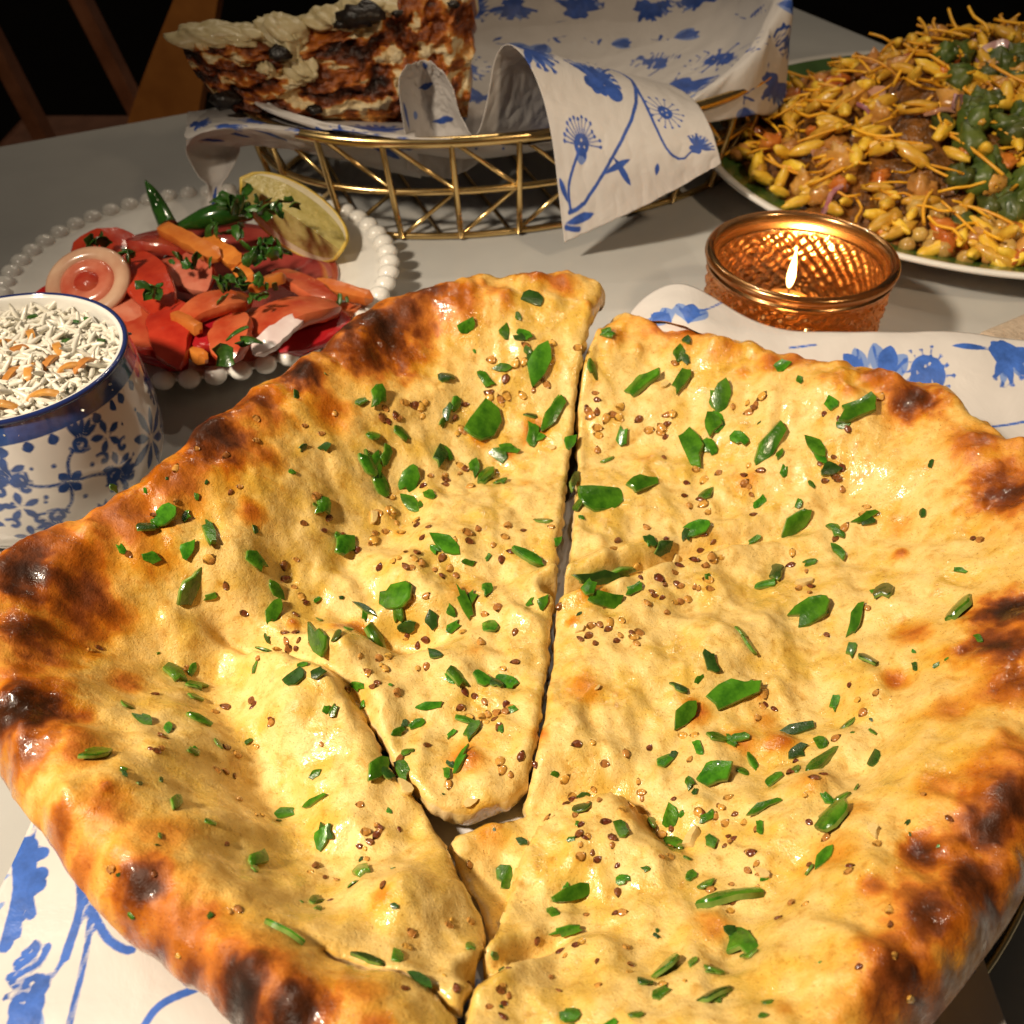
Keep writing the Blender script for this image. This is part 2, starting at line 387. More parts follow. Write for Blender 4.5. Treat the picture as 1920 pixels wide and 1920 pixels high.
def pp(px, py): p = PF(px, py, z_paper, 2.0); return (p[0], p[1])
# left foot of the naan
pr.disc(pp(45, 1588), .24); pr.disc(pp(78, 1600), .17); pr.disc(pp(74, 1640), .20); pr.stroke([pp(46, 1590), pp(42, 1670), pp(10, 1775)], .30, .14); pr.stroke([pp(60, 1650), pp(70, 1660)], .2)
pr.stroke([pp(54, 1680), pp(58, 1715)], .10, .12); pr.stroke([pp(38, 1700), pp(34, 1755)], .09, .07); pr.leaf(pp(28, 1615), pp(-40, 1596), .16); pr.petal(pp(20, 1640), 3.6, .9, .16, True); pr.petal(pp(12, 1690), 3.9, .8, .14, True)
pr.stroke([pp(62, 1572), pp(68, 1540), pp(78, 1500)], .04)
pr.stroke([pp(145, 1625), pp(150, 1700), pp(122, 1795)], .07, .11); pr.stroke([pp(122, 1795), pp(100, 1828)], .06, .05)
pr.stroke([pp(157, 1650), pp(168, 1720), pp(158, 1800), pp(128, 1930)], .06, .07)
pr.stroke([pp(172, 1705), pp(198, 1755), pp(228, 1778), pp(246, 1782)], .09, .10)
pr.disc(pp(64, 1852), .30); pr.disc(pp(50, 1885), .36); pr.disc(pp(45, 1915), .34); pr.hole(pp(50, 1858), .05); pr.hole(pp(60, 1845), .05); pr.hole(pp(42, 1880), .05); pr.petal(pp(70, 1880), -1.4, .9, .2, True)
for a_, b_ in (((30, 1858), (19, 1832)), ((42, 1840), (33, 1805)), ((52, 1826), (48, 1786)), ((63, 1818), (66, 1770)), ((75, 1816), (88, 1776))): pr.stroke([pp(*a_), pp(*b_)], .035, .10)
for q in ((90, 1832), (88, 1848), (12, 1870)): pr.disc(pp(*q), .08)
pr.stroke([pp(262, 1935), pp(300, 1885), pp(372, 1852)], .08, .1)
# behind the naan, right
c = pp(1640, 705); pr.crocus(pp(1655, 716), 1.2, 1.35); pr.crocus(pp(1625, 710), 2.3, 1.1)
c = pp(1740, 700); pr.disc(c, .62); pr.pompom(c, 1.5, .9, 8, True)
for k in range(9): pr.hole((c[0] + random.uniform(-.4, .4), c[1] + random.uniform(-.3, .35)), .055)
pr.petal(pp(1700, 712), .1, .9, .14); pr.petal(pp(1775, 705), 3.0, .9, .14)
c = pp(1885, 662); pr.disc(c, .55); pr.cornflower(c, -0.9, 1.15, 9); pr.leaf(pp(1860, 655), pp(1785, 648), .12)
pr.crocus(pp(1290, 605), 1.3, 1.2); pr.crocus(pp(1258, 605), 2.2, 1.0); pr.stroke([pp(1290, 592), pp(1330, 578), pp(1360, 565)], .05)
pr.stroke([pp(1480, 652), pp(1530, 646)], .05); pr.stroke([pp(1860, 800), pp(1925, 790)], .06); pr.disc(pp(1925, 835), .5)
pr.scatter(5.0, 5, lambda c: (c[0] < -4 and c[1] < 17) or c[1] > 24)
tag(link('naan_paper', mesh('naan_paper', np.stack([gx2, gy2, Z], -1).reshape(-1, 3), grid_faces(nx, ny), M['paper'], True, pr.attrs())),
    'white paper sheet with blue flowers under the naan on the black plate', 'paper')
sm = bpy.data.objects['naan_paper'].modifiers.new('thickness', 'SOLIDIFY'); sm.thickness = 0.02 * S; sm.offset = -1

# ------------------------------------------------------------------ naan
OUT = [(1136, 512, 4.7), (1050, 506, 4.7), (960, 528, 4.6), (880, 538, 4.5), (800, 546, 4.5), (720, 575, 4.5), (650, 610, 4.5), (580, 665, 4.5), (500, 712, 4.5),
       (430, 752, 4.5), (380, 800, 4.5), (330, 852, 4.6), (260, 898, 4.6), (170, 945, 4.6), (90, 985, 4.6), (0, 1036, 4.6), (-70, 1120, 4.4), (-80, 1250, 4.0), (-40, 1380, 3.4),
       (10, 1460, 3.2), (60, 1545, 3.1), (130, 1640, 3.0), (195, 1725, 3.0), (260, 1790, 3.0), (330, 1842, 3.0), (400, 1900, 3.0), (480, 1980, 3.0), (620, 2120, 3.0), (800, 2260, 3.0),
       (1000, 2330, 3.0), (1300, 2280, 3.0), (1560, 2120, 3.0), (1760, 1910, 3.0), (1830, 1812, 3.0), (1890, 1730, 3.1), (1925, 1650, 3.2), (1985, 1520, 3.5),
       (2060, 1330, 3.9), (2070, 1130, 4.1), (2020, 960, 4.0), (1940, 865, 3.9), (1870, 802, 3.8), (1800, 752, 3.7), (1740, 724, 3.6), (1680, 716, 3.6), (1600, 698, 3.5),
       (1530, 670, 3.5), (1480, 655, 3.5), (1400, 638, 3.5), (1330, 619, 3.5), (1260, 602, 3.5), (1190, 588, 3.5), (1138, 586, 3.5)]
OUTP = np.array([PZ(*p)[:2] for p in OUT]); OUTZ = np.array([p[2] for p in OUT])
OUT_S = resample(OUTP, 0.25, True, 1)
_ang = np.arctan2(OUTP[:, 1] - PC[1], OUTP[:, 0] - PC[0]); _o = np.argsort(_ang)
_cr = np.array([4.9 if y > 23 and x < 3.4 else 4.85 if x < -4 else 3.75 if y > 25 else 4.6 for x, y in OUTP])
_cr = np.where((OUTP[:, 0] > 11.5) & (OUTP[:, 1] < 28), 4.4, _cr)
def rim_z(x, y):
    t = np.arctan2(y - PC[1], x - PC[0]); A, B = _ang[_o], _cr[_o]
    A = np.concatenate([A - 2 * np.pi, A, A + 2 * np.pi]); B = np.concatenate([B] * 3); k = np.ones(5) / 5
    return np.interp(t, A, np.convolve(B, k, 'same'))
def h_glob(x, y):
    x, y = np.asarray(x, float), np.asarray(y, float)
    d = seg_dist(x, y, OUT_S[::3], True)
    g = 1 - sstep(0.5, 6.6 - 1.4 * sstep(2, -6, x), d)
    return 1.45 + (rim_z(x, y) - 1.45) * g
class Raster:
    """bilinear look-up of a plan height field"""
    def __init__(s, f, x0, x1, y0, y1, st):
        s.x0, s.y0, s.st = x0, y0, st; s.xs = np.arange(x0, x1, st); s.ys = np.arange(y0, y1, st)
        X, Y = np.meshgrid(s.xs, s.ys, indexing='ij'); s.Z = f(X.ravel(), Y.ravel()).reshape(X.shape)
    def __call__(s, x, y):
        i = np.clip((np.asarray(x, float) - s.x0) / s.st, 0, len(s.xs) - 1.001); j = np.clip((np.asarray(y, float) - s.y0) / s.st, 0, len(s.ys) - 1.001)
        a, b = i.astype(int), j.astype(int); f, g = i - a, j - b; Z = s.Z
        return (Z[a, b] * (1 - f) + Z[a + 1, b] * f) * (1 - g) + (Z[a, b + 1] * (1 - f) + Z[a + 1, b + 1] * f) * g
h_glob = Raster(h_glob, -17, 22, -2, 38, 0.12)
def GP(px, py): return PF(px, py, h_glob, 3.0)
def gl(pts): return np.array([GP(*p)[:2] for p in pts])

# grooves (px path, depth, width), steps (px path, height on the lower/right side, reach), puffs (px, radius, height)
GROOVES = [([(1040, 1108), (1130, 1088), (1200, 1055), (1290, 1022), (1420, 1002), (1560, 975)], 0.75, 0.26, 1),
           ([(560, 1105), (680, 1170), (780, 1190), (900, 1185)], 0.55, 0.55, 0), ([(600, 1000), (700, 1110), (760, 1180)], 0.35, 0.5, 0),
           ([(330, 1180), (420, 1300), (520, 1500), (560, 1640), (620, 1740)], 0.40, 0.8, 0),
           ([(1010, 1490), (1150, 1470), (1260, 1560), (1340, 1660)], 0.32, 0.45, 0), ([(1760, 1150), (1640, 1400), (1520, 1580), (1400, 1760), (1290, 1900)], 0.22, 0.4, 0),
           ([(890, 1835), (990, 1795), (1090, 1760), (1180, 1742)], 0.55, 0.2, 1), ([(700, 880), (760, 940), (800, 1010)], .2, .4, 0), ([(1470, 720), (1462, 800), (1490, 860)], .14, .2, 0),
           ([(860, 1240), (960, 1290), (1020, 1290)], .22, .3, 0), ([(1620, 790), (1600, 900), (1560, 960)], .12, .3, 0), ([(420, 900), (520, 1000), (560, 1080)], .22, .5, 0),
           ([(1230, 1180), (1330, 1120), (1480, 1080)], .15, .5, 0), ([(1150, 1400), (1250, 1430), (1330, 1500)], .18, .4, 0)]
GROOVES += [([(330, 1095), (420, 1172), (540, 1240), (640, 1278), (690, 1350), (722, 1425)], 0.42, 0.26, 0)]
GROOVES = [(resample(gl(p), 0.3, False, 2), d, w, k) for p, d, w, k in GROOVES]
STEP = resample(gl([(1300, 1560), (1230, 1520), (1150, 1490), (1070, 1500), (1018, 1545), (978, 1600), (960, 1660), (940, 1730), (915, 1790)]), 0.15, False, 2)
PUFFS = [(500, 1330, 2.2, .45), (820, 1690, 1.4, .35), (520, 890, 2.0, .3), (960, 640, 2.6, .2), (1480, 830, 2.2, .22), (1120, 1600, 1.3, .2), (900, 960, 1.8, .22), (1250, 1220, 2.2, .2),
         (640, 1240, .9, .3), (450, 1080, 1.0, .25), (1600, 1080, 2.0, .15), (1080, 1840, 1.2, .25), (1700, 1780, 1.4, .2), (760, 1360, 1.2, .25), (1330, 1450, 1.2, .15), (330, 1400, 1.0, .25)]
PUFFS += [(758, 1185, .8, -.5), (560, 1620, 1.3, -.4), (430, 1205, .9, -.3), (1265, 1010, .6, -.18), (690, 1130, .6, -.25), (1240, 1540, .6, -.25), (500, 1480, 1.0, -.2), (1420, 1640, .8, -.15), (860, 890, .6, -.15)]
PUFFS = [(*GP(a, b)[:2], r, h) for a, b, r, h in PUFFS]
BLIS = []
for _ in range(260):                                        # small blisters, thicker towards the crust
    a_ = random.uniform(0, 6.283); q_ = random.choice((random.uniform(.86, .99), random.uniform(.86, .99), random.uniform(.1, .9))); e_ = OUT_S[int(a_ / 6.2832 * len(OUT_S)) % len(OUT_S)]
    c_ = np.array([.6, 18.0]); p_ = c_ + (e_ - c_) * q_; BLIS.append((p_[0], p_[1], random.uniform(.14, .46), random.uniform(.03, .10) * (1.5 if q_ > .85 else 1)))
def bumps(x, y):
    z = 0.34 * fbm(x * 0.33, y * 0.33, 2, 1) + 0.18 * fbm(x * 0.85, y * 0.85, 2, 5) + 0.045 * fbm(x * 2.6, y * 2.6, 2, 9) + 0.012 * fbm(x * 7, y * 7, 2, 13)
    for P, d, w, kind in GROOVES:
        near = (x > P[:, 0].min() - 3) & (x < P[:, 0].max() + 3) & (y > P[:, 1].min() - 3) & (y < P[:, 1].max() + 3)
        if not near.any(): continue
        xx, yy = x[near], y[near]; D = seg_dist(xx, yy, P)
        fade = sstep(0, 1.8, np.hypot(xx - P[-1, 0], yy - P[-1, 1]))
        if kind == 0: fade = fade * sstep(0, 1.8, np.hypot(xx - P[0, 0], yy - P[0, 1]))
        else: fade = np.clip(np.hypot(xx - P[-1, 0], yy - P[-1, 1]) / (np.hypot(*(P[0] - P[-1]))), 0, 1) ** 0.8
        z[near] -= 1.3 * d * fade * (np.exp(-(D / w) ** 2) - (0.28 * np.exp(-((D - 2.2 * w) / (1.2 * w)) ** 2)))
    for a, b, r, h in PUFFS: z += h * np.exp(-(((x - a) ** 2 + (y - b) ** 2) / r ** 2) ** 1.5)
    for a, b, r, h in BLIS:
        w = (np.abs(x - a) < 2 * r) & (np.abs(y - b) < 2 * r)
        if w.any(): z[w] += h * np.exp(-(((x[w] - a) ** 2 + (y[w] - b) ** 2) / r ** 2) ** 1.4)
    near = (np.abs(x - STEP[:, 0].mean()) < 5) & (np.abs(y - STEP[:, 1].mean()) < 5)
    if near.any():
        xx, yy = x[near], y[near]; best = np.full(xx.shape, 1e9); side = np.zeros(xx.shape)
        for p, q in zip(STEP[:-1:2], STEP[2::2]):
            m = (p + q) / 2; D = np.hypot(xx - m[0], yy - m[1]); cr = (q[0] - p[0]) * (yy - p[1]) - (q[1] - p[1]) * (xx - p[0])
            u = D < best; best[u] = D[u]; side[u] = cr[u]
        fade = sstep(0.2, 2.0, np.hypot(xx - STEP[0, 0], yy - STEP[0, 1]))
        z[near] += fade * np.where(side > 0, 0.34 * np.exp(-(best / 1.6) ** 2) * sstep(0, .16, best), -0.30 * np.exp(-(best / 1.0) ** 2))
    return z

CUT_A = [(1134, 548), (1100, 620), (1082, 720), (1070, 830), (1056, 940), (1042, 1040), (1034, 1140), (1026, 1240), (1014, 1330), (1000, 1410), (982, 1476)]
CUT_B = [(982, 1500), (1008, 1418), (1024, 1332), (1037, 1245), (1044, 1150), (1063, 1075), (1076, 990), (1083, 900), (1084, 820), (1088, 720), (1106, 640), (1138, 588)]
AE = [(120, 972), (250, 1010), (320, 1085), (420, 1172), (540, 1240), (640, 1278), (690, 1350), (722, 1425), (785, 1500)]
ED = [(785, 1512), (712, 1462), (640, 1500), (560, 1600), (528, 1690), (600, 1772), (700, 1815), (790, 1850), (858, 1898)]
o = OUT
iA = [i for i, p in enumerate(o) if p[:2] == (170, 945)][0]; iB = [i for i, p in enumerate(o) if p[:2] == (800, 2260)][0]
def outseg(i, j): return OUTP[i:j + 1].tolist()
def cutseg(p): return gl(p).tolist()
def off(p, dx, dy): return [(a + dx, b + dy) for a, b in p]
slices = {}
slices['A'] = (outseg(0, iB - 1), cutseg([(800, 2060), (850, 1935)] + off(ED[:4:-1], -2, 5) + off(ED[5:], 3, -3) + [(866, 1890), (895, 1822), (914, 1745), (872, 1680), (838, 1605), (808, 1545)]
               + off(AE[:5:-1], -4, 8) + off(AE[6:], 4, -5) + [(800, 1508), (850, 1522), (925, 1505)] + CUT_A[::-1]))
slices['B'] = (outseg(iB, len(o) - 1), cutseg(CUT_B[::-1] + [(990, 1512), (940, 1530), (880, 1546), (836, 1572), (880, 1664), (926, 1745), (912, 1822), (882, 1892), (868, 1940), (840, 2080)]))
def _g(x, y, px, py, r, h): p = GP(px, py); return h * np.exp(-((x - p[0]) ** 2 + (y - p[1]) ** 2) / r ** 2)
OFFS = {'A': lambda x, y: 0.28 * sstep(24, 34, y) + 0.12 + _g(x, y, 575, 1345, 1.7, .40) + _g(x, y, 850, 1700, 1.6, .42) + _g(x, y, 640, 1620, 1.2, -.15), 'B': lambda x, y: 0 * x}
CRUMB_T = 0.62
polys = {}
for k, (oseg, cseg) in slices.items():
    pts = np.array(oseg + cseg); tagv = np.array([1] * len(oseg) + [0] * len(cseg))
    poly = resample(pts, 0.075, True, 2)
    w = 0.05 * fbm(poly[:, 0] * 0.9, poly[:, 1] * 0.9, 3, 31 + ord(k)); poly = poly + w[:, None]
    dO = seg_dist(poly[:, 0], poly[:, 1], oseg) if oseg else np.full(len(poly), 9.0)
    dC = seg_dist(poly[:, 0], poly[:, 1], cseg)
    polys[k] = (poly, dO < dC)
def top(x, y, k, edge=True):
    x, y = np.asarray(x, float), np.asarray(y, float)
    z = h_glob(x, y) + OFFS[k](x, y) + bumps(x, y)
    if edge:
        poly, isout = polys[k]
        for flag, R, T in ((True, 1.15, 1.25), (False, 0.16, 0.13)):
            P = poly[isout == flag]
            if len(P) < 2: continue
            d = np.full(x.shape, 9.0)
            for c0 in range(0, len(x), 4000):
                sl = slice(c0, c0 + 4000)
                d[sl] = np.sqrt(((x[sl, None] - P[None, :, 0]) ** 2 + (y[sl, None] - P[None, :, 1]) ** 2).min(1))
            q = np.clip(1 - d / R, 0, 0.985); z = z - T * (1 - np.sqrt(1 - q * q))
    return z

SPOTS = [(720, 620, 62, 1), (800, 560, 50, .85), (680, 665, 50, .8), (560, 705, 40, 1.1), (400, 830, 66, 1.0), (480, 765, 50, .8), (1000, 522, 36, .5), (1052, 548, 26, .62), (860, 580, 45, .55),
  (320, 900, 55, .6), (472, 975, 26, .5), (500, 872, 34, .5), (620, 772, 36, .5), (230, 960, 75, .6), (100, 1028, 75, .5), (600, 640, 60, .7), (760, 600, 60, .8), (640, 620, 40, 1.0), (340, 830, 40, .9),
  (55, 1085, 66, 1.05), (150, 1130, 55, .8), (70, 1200, 62, .85), (35, 1325, 72, 1.1), (50, 1395, 50, .8), (195, 1155, 36, .7), (240, 1290, 30, .5), (255, 1655, 52, 1.0), (270, 1740, 40, .8),
  (100, 1545, 34, .7), (340, 1800, 40, .8), (450, 1880, 70, 1.15), (545, 1905, 66, 1.1), (380, 1720, 38, .55), (665, 1850, 30, .42), (200, 1520, 50, .45), (330, 1740, 70, .5), (60, 1260, 50, .5), (130, 1600, 40, .5),
  (1715, 745, 50, .9), (1830, 830, 46, .5), (1895, 915, 60, .9), (1895, 1145, 50, 1.1), (1868, 1215, 54, .95), (1905, 1280, 60, .65), (1885, 1500, 62, .85), (1862, 1545, 52, 1.0), (1738, 1590, 42, .8),
  (1830, 1640, 62, .95), (1735, 1712, 58, .9), (1640, 1668, 26, .6), (1690, 1830, 62, .9), (1650, 1885, 50, .65), (1800, 1700, 60, .6), (1905, 1440, 60, .5), (1680, 1270, 26, .5), (1095, 1300, 36, .34),
  (1340, 1735, 34, .36), (1300, 618, 42, .55), (1515, 668, 36, .6), (718, 1710, 20, .36), (1230, 600, 40, .4), (1640, 712, 30, .6), (1780, 1330, 40, .4), (1760, 1480, 40, .4), (1210, 865, 20, .2), (1560, 1600, 40, .3),
  (1600, 1520, 30, .25), (1020, 690, 24, .2), (170, 1400, 40, .35), (310, 1560, 50, .35), (1880, 1620, 50, .6), (1780, 1860, 50, .6), (420, 1800, 60, .55), (500, 1840, 60, .6), (590, 1870, 40, .5)]
SPOTS = [(*GP(a, b)[:2], r * np.linalg.norm(GP(a, b) - (0, 0, CAM_H)) / FPX * 1.2, s) for a, b, r, s in SPOTS]
SPOTS += [(a, b, r * 1.25, random.uniform(.22, .6)) for a, b, r, h in BLIS if h > .075]
def char(x, y):
    n = fbm(x * 1.5, y * 1.5, 3, 41); n2 = fbm(x * 4.5, y * 4.5, 3, 47); c = np.zeros(x.shape)
    d = seg_dist(x, y, OUT_S[::3], True); rm = 1 - sstep(0.2, 2.8, d)
    c = 0.06 * rm + 0.24 * rm * np.clip(n + 0.10, 0, 1)
    for a, b, r, s in SPOTS:
        q = np.hypot(x - a, y - b) / r + 0.28 * n + 0.22 * n2
        c = np.maximum(c, s * (1 - sstep(-0.1, 1.45, q)))
        c = c + 0.10 * s * np.exp(-(q / 1.5) ** 2) * (c < s)
    return np.clip(0.84 * c + 0.05 * n2 * (c > .15), 0, 1.2)

m, nt, b = new_mat('naan_crust'); M['naan'] = m
at = nd(nt, 'ShaderNodeAttribute', attribute_name='char'); cr = nd(nt, 'ShaderNodeAttribute', attribute_name='crumb')
cfac = math_n(nt, 'ADD', at.outputs['Fac'], math_n(nt, 'MULTIPLY_ADD', noise(nt, 900, 4, 0.65), 0.16, -0.08))
col = ramp(nt, cfac, [(0.0, (0.77, 0.55, 0.190)), (0.09, (0.75, 0.48, 0.125)), (0.22, (0.68, 0.32, 0.040)), (0.40, (0.50, 0.150, 0.012)), (0.62, (0.19, 0.045, 0.007)), (0.80, (0.065, 0.018, 0.006)), (1.0, (0.018, 0.008, 0.005))])
pale = ramp(nt, noise(nt, 260, 5, 0.65, 0.4), [(0.28, (0.74, 0.58, 0.32)), (0.46, (0.98, 0.95, 0.90)), (0.70, (1.06, 1.07, 1.20))])
col = mixc(nt, 1.0, col, pale, 'MULTIPLY')
frk = ramp(nt, noise(nt, 1500, 2, 0.5), [(0.62, (1, 1, 1)), (0.74, (0.55, 0.42, 0.22))])      # browned flecks
col = mixc(nt, 0.8, col, frk, 'MULTIPLY')
col = mixc(nt, 0.9, col, ramp(nt, noise(nt, 3300, 1, 0.4), [(0.70, (1, 1, 1)), (0.76, (0.20, 0.15, 0.05))]), 'MULTIPLY')
col = mixc(nt, cr.outputs['Fac'], col, (0.76, 0.58, 0.31))
nt.links.new(col, b.inputs['Base Color'])
oil = noise(nt, 75, 3, 0.6)
col = mixc(nt, ramp(nt, oil, [(0.44, (0, 0, 0)), (0.64, (1, 1, 1))]), col, mixc(nt, 1.0, col, (0.92, 0.84, 0.46), 'MULTIPLY')); nt.links.new(col, b.inputs['Base Color'])
nt.links.new(ramp(nt, oil, [(0.40, (0.55,) * 3), (0.58, (0.24,) * 3), (0.70, (0.12,) * 3)]), b.inputs['Roughness'])
nt.links.new(ramp(nt, cfac, [(0.25, (0.55,) * 3), (0.7, (0.22,) * 3)]), b.inputs['Specular IOR Level'])
hgt = math_n(nt, 'ADD', math_n(nt, 'MULTIPLY', noise(nt, 420, 5, 0.65, 0.3), 0.9), math_n(nt, 'MULTIPLY', noise(nt, 2200, 3, 0.6), 0.25))
bump(nt, b, hgt, 0.45, 0.0011)
nt.links.new(ramp(nt, oil, [(0.46, (0.0,) * 3), (0.60, (0.85,) * 3)]), b.inputs['Coat Weight']); b.inputs['Coat Roughness'].default_value = 0.10
cb = nd(nt, 'ShaderNodeBump'); cb.inputs['Strength'].default_value = .5; cb.inputs['Distance'].default_value = .0012; nt.links.new(noise(nt, 330, 3, 0.5, 0.3), cb.inputs['Height']); nt.links.new(cb.outputs[0], b.inputs['Coat Normal'])

labels = {'A': 'left half of the cut naan with a raised far tip and heavily charred left crust', 'B': 'right half of the cut naan with charred blisters along its right crust'}
naan = {}
for k in 'AB':
    poly, isout = polys[k]; n = len(poly)
    x0, x1, y0, y1 = poly[:, 0].min(), poly[:, 0].max(), poly[:, 1].min(), poly[:, 1].max(); st = 0.105
    X, Y = np.meshgrid(np.arange(x0, x1, st), np.arange(y0, y1, st), indexing='ij'); X = X + 0.5 * st * (np.arange(X.shape[1]) % 2)[None, :]
    X, Y = X.ravel(), Y.ravel(); X = X + rng.uniform(-.012, .012, X.shape); Y = Y + rng.uniform(-.012, .012, Y.shape)
    keep = inside(X, Y, poly[::2]) & ((Y > 6.0) | (rng.random(X.shape) < .15)); X, Y = X[keep], Y[keep]
    d = np.full(X.shape, 9.0)
    for c0 in range(0, len(X), 4000):
        sl = slice(c0, c0 + 4000); d[sl] = np.sqrt(((X[sl, None] - poly[None, :, 0]) ** 2 + (Y[sl, None] - poly[None, :, 1]) ** 2).min(1))
    X, Y = X[d > 0.06], Y[d > 0.06]
    co = [Vector(p) for p in poly] + [Vector(p) for p in zip(X, Y)]
    vo, _, fo, ov, _, _ = delaunay_2d_cdt(co, [(i, (i + 1) % n) for i in range(n)], [], 1, 1e-5)
    P = np.array([(v.x, v.y) for v in vo]); z = top(P[:, 0], P[:, 1], k)
    V = np.column_stack([P, z]); F = [tuple(f) for f in fo]
    ch = char(P[:, 0], P[:, 1]); crumb = np.zeros(len(P))
    ids = [None] * n
    for vi, src in enumerate(ov):
        for s_ in src:
            if s_ < n: ids[s_] = vi
    loop = [i for i in ids if i is not None]; lp = np.array(loop); m_ = len(lp)
    ed = V[lp]; so = np.array([isout[i] for i, q in enumerate(ids) if q is not None])
    tang = np.roll(ed[:, :2], -4, 0) - np.roll(ed[:, :2], 4, 0); tang /= np.linalg.norm(tang, axis=1)[:, None] + 1e-9
    area = 0.5 * np.sum(poly[:, 0] * np.roll(poly[:, 1], -1) - np.roll(poly[:, 0], -1) * poly[:, 1])
    nor = np.column_stack([tang[:, 1], -tang[:, 0]]) * (1 if area > 0 else -1)
    prev = lp; Vs = [V]; chs = [ch]; crs = [crumb]; base = len(V)
    cut_n = fbm(ed[:, 0] * 3, ed[:, 1] * 3, 2, 77)
    zb = np.maximum(z_paper(ed[:, 0], ed[:, 1]) + 0.06, ed[:, 2] - np.where(so, 0.95, CRUMB_T))
    for t in (0.12, 0.3, 0.55, 0.8, 1.0):
        out_o = 0.10 * np.sin(np.pi * min(t * 1.3, 1)) - 0.9 * t ** 2; out_c = 0.05 * np.sin(np.pi * t) + 0.12 * cut_n * np.sin(np.pi * t) - 0.06 * t
        oo = np.where(so, out_o, out_c)
        ring = np.column_stack([ed[:, :2] + nor * oo[:, None], ed[:, 2] + (zb - ed[:, 2]) * t]); Vs.append(ring)
        chs.append(np.where(so, ch[lp] * (1 - .75 * t) + 0.06, 0.05)); crs.append(np.where(so, 0.25 * t, 0.9))
        cur = np.arange(base, base + m_); base += m_
        for i in range(m_):
            j = (i + 1) % m_; q = (prev[i], cur[i], cur[j], prev[j]); F.append(tuple(int(w) for w in (q if area > 0 else q[::-1])))
        prev = cur
    me = mesh('naan_half', np.vstack(Vs), F, M['naan'], True, dict(char=np.concatenate(chs), crumb=np.concatenate(crs)))
    naan[k] = tag(link('naan_half', me), labels[k], 'naan', 'halves of the cut naan')

# ------------------------------------------------------------------ toppings: parts of the slice they stick to
TOPS = {k: Raster(lambda x, y: top(x, y, k), -13, 17, 4, 36, 0.1) for k in 'AB'}
INS = {k: Raster(lambda x, y: inside(x, y, polys[k][0]).astype(float), -13, 17, 4, 36, 0.06) for k in 'AB'}
def which(x, y):
    for k in 'AB':
        if INS[k](x, y) > 0.5: return k
    return None
def on_naan(px, py):
    z = 3.0; k = None
    for _ in range(14):
        p = PZ(px, py, z); kk = which(p[0], p[1]); k = kk or k or 'B'
        z = 0.5 * z + 0.5 * float(TOPS[k](p[0], p[1]))
    p = PZ(px, py, z); e = 0.12; x, y = p[0], p[1]
    t = TOPS[k](np.array([x + e, x - e, x, x]), np.array([y, y, y + e, y - e]))
    nrm = Vector((-(t[0] - t[1]) / (2 * e), -(t[2] - t[3]) / (2 * e), 1)).normalized(); return p, nrm, k
def orient(nrm, yaw, tilt=0.0):
    q = Vector((0, 0, 1)).rotation_difference(nrm); return q @ Quaternion((0, 0, 1), yaw) @ Quaternion((1, 0, 0), tilt)
M['chili'] = simple('green_chili', (0.018, 0.085, 0.003), (0.075, 0.225, 0.010), 350, 0.20, 0.25, 900, rnd=0.5, coat=0.4, spec=0.6)
M['chili_dark'] = simple('dark_herb', (0.014, 0.040, 0.005), (0.030, 0.085, 0.010), 500, 0.26, 0.2, 1200, rnd=0.4, coat=0.4)
M['seed'] = simple('chili_seed', (0.40, 0.17, 0.03), (0.60, 0.31, 0.07), 900, 0.22, rnd=0.6, coat=0.5)
M['seed_dark'] = simple('toasted_seed', (0.11, 0.030, 0.010), (0.22, 0.065, 0.018), 900, 0.25, rnd=0.5, coat=0.4)
M['garlic'] = simple('garlic_bit', (0.62, 0.43, 0.16), (0.72, 0.55, 0.24), 700, 0.25, coat=0.4)
def chip(seed, aspect, n=10, curl=0.25, thick=0.12):
    """a chopped flake: ragged outline, bevelled rim, curled across its length; unit length"""
    r = random.Random(seed); ang = [2 * math.pi * (i + r.uniform(-.3, .3)) / n for i in range(n)]
    rad = [r.choice((r.uniform(.62, .8), r.uniform(.9, 1.12), r.uniform(.9, 1.12))) for _ in ang]; pw = r.choice([2.0, 2.8, 1.5])
    rad[r.randrange(n)] *= r.uniform(.45, .9); out = []
    for a, q in zip(ang, rad):
        c, s = math.cos(a), math.sin(a); k = (abs(c) ** pw + abs(s) ** pw) ** (-1 / pw)
        out.append((0.5 * k * c * q, 0.5 * k * s * q * aspect))
    def zc(x, y): return curl * (0.25 * aspect ** 2 - y * y) * 1.6 - curl * 0.35 * x * x
    V = []
    for s_, dz in ((0.96, -thick * .5), (1.0, thick * .2), (1.0, thick * .2), (0.94, thick * .5), (0.94, thick * .5), (0.5, thick * .5)):
        V += [(x * s_, y * s_, zc(x * s_, y * s_) + dz) for x, y in out]
    V.append((0, 0, zc(0, 0) + thick * .5))
    F = []
    for k in (0, 2, 4):
        for i in range(n): F.append((k * n + i, k * n + (i + 1) % n, (k + 1) * n + (i + 1) % n, (k + 1) * n + i))
    for i in range(n): F.append((5 * n + i, 5 * n + (i + 1) % n, 6 * n))
    return np.array(V), F
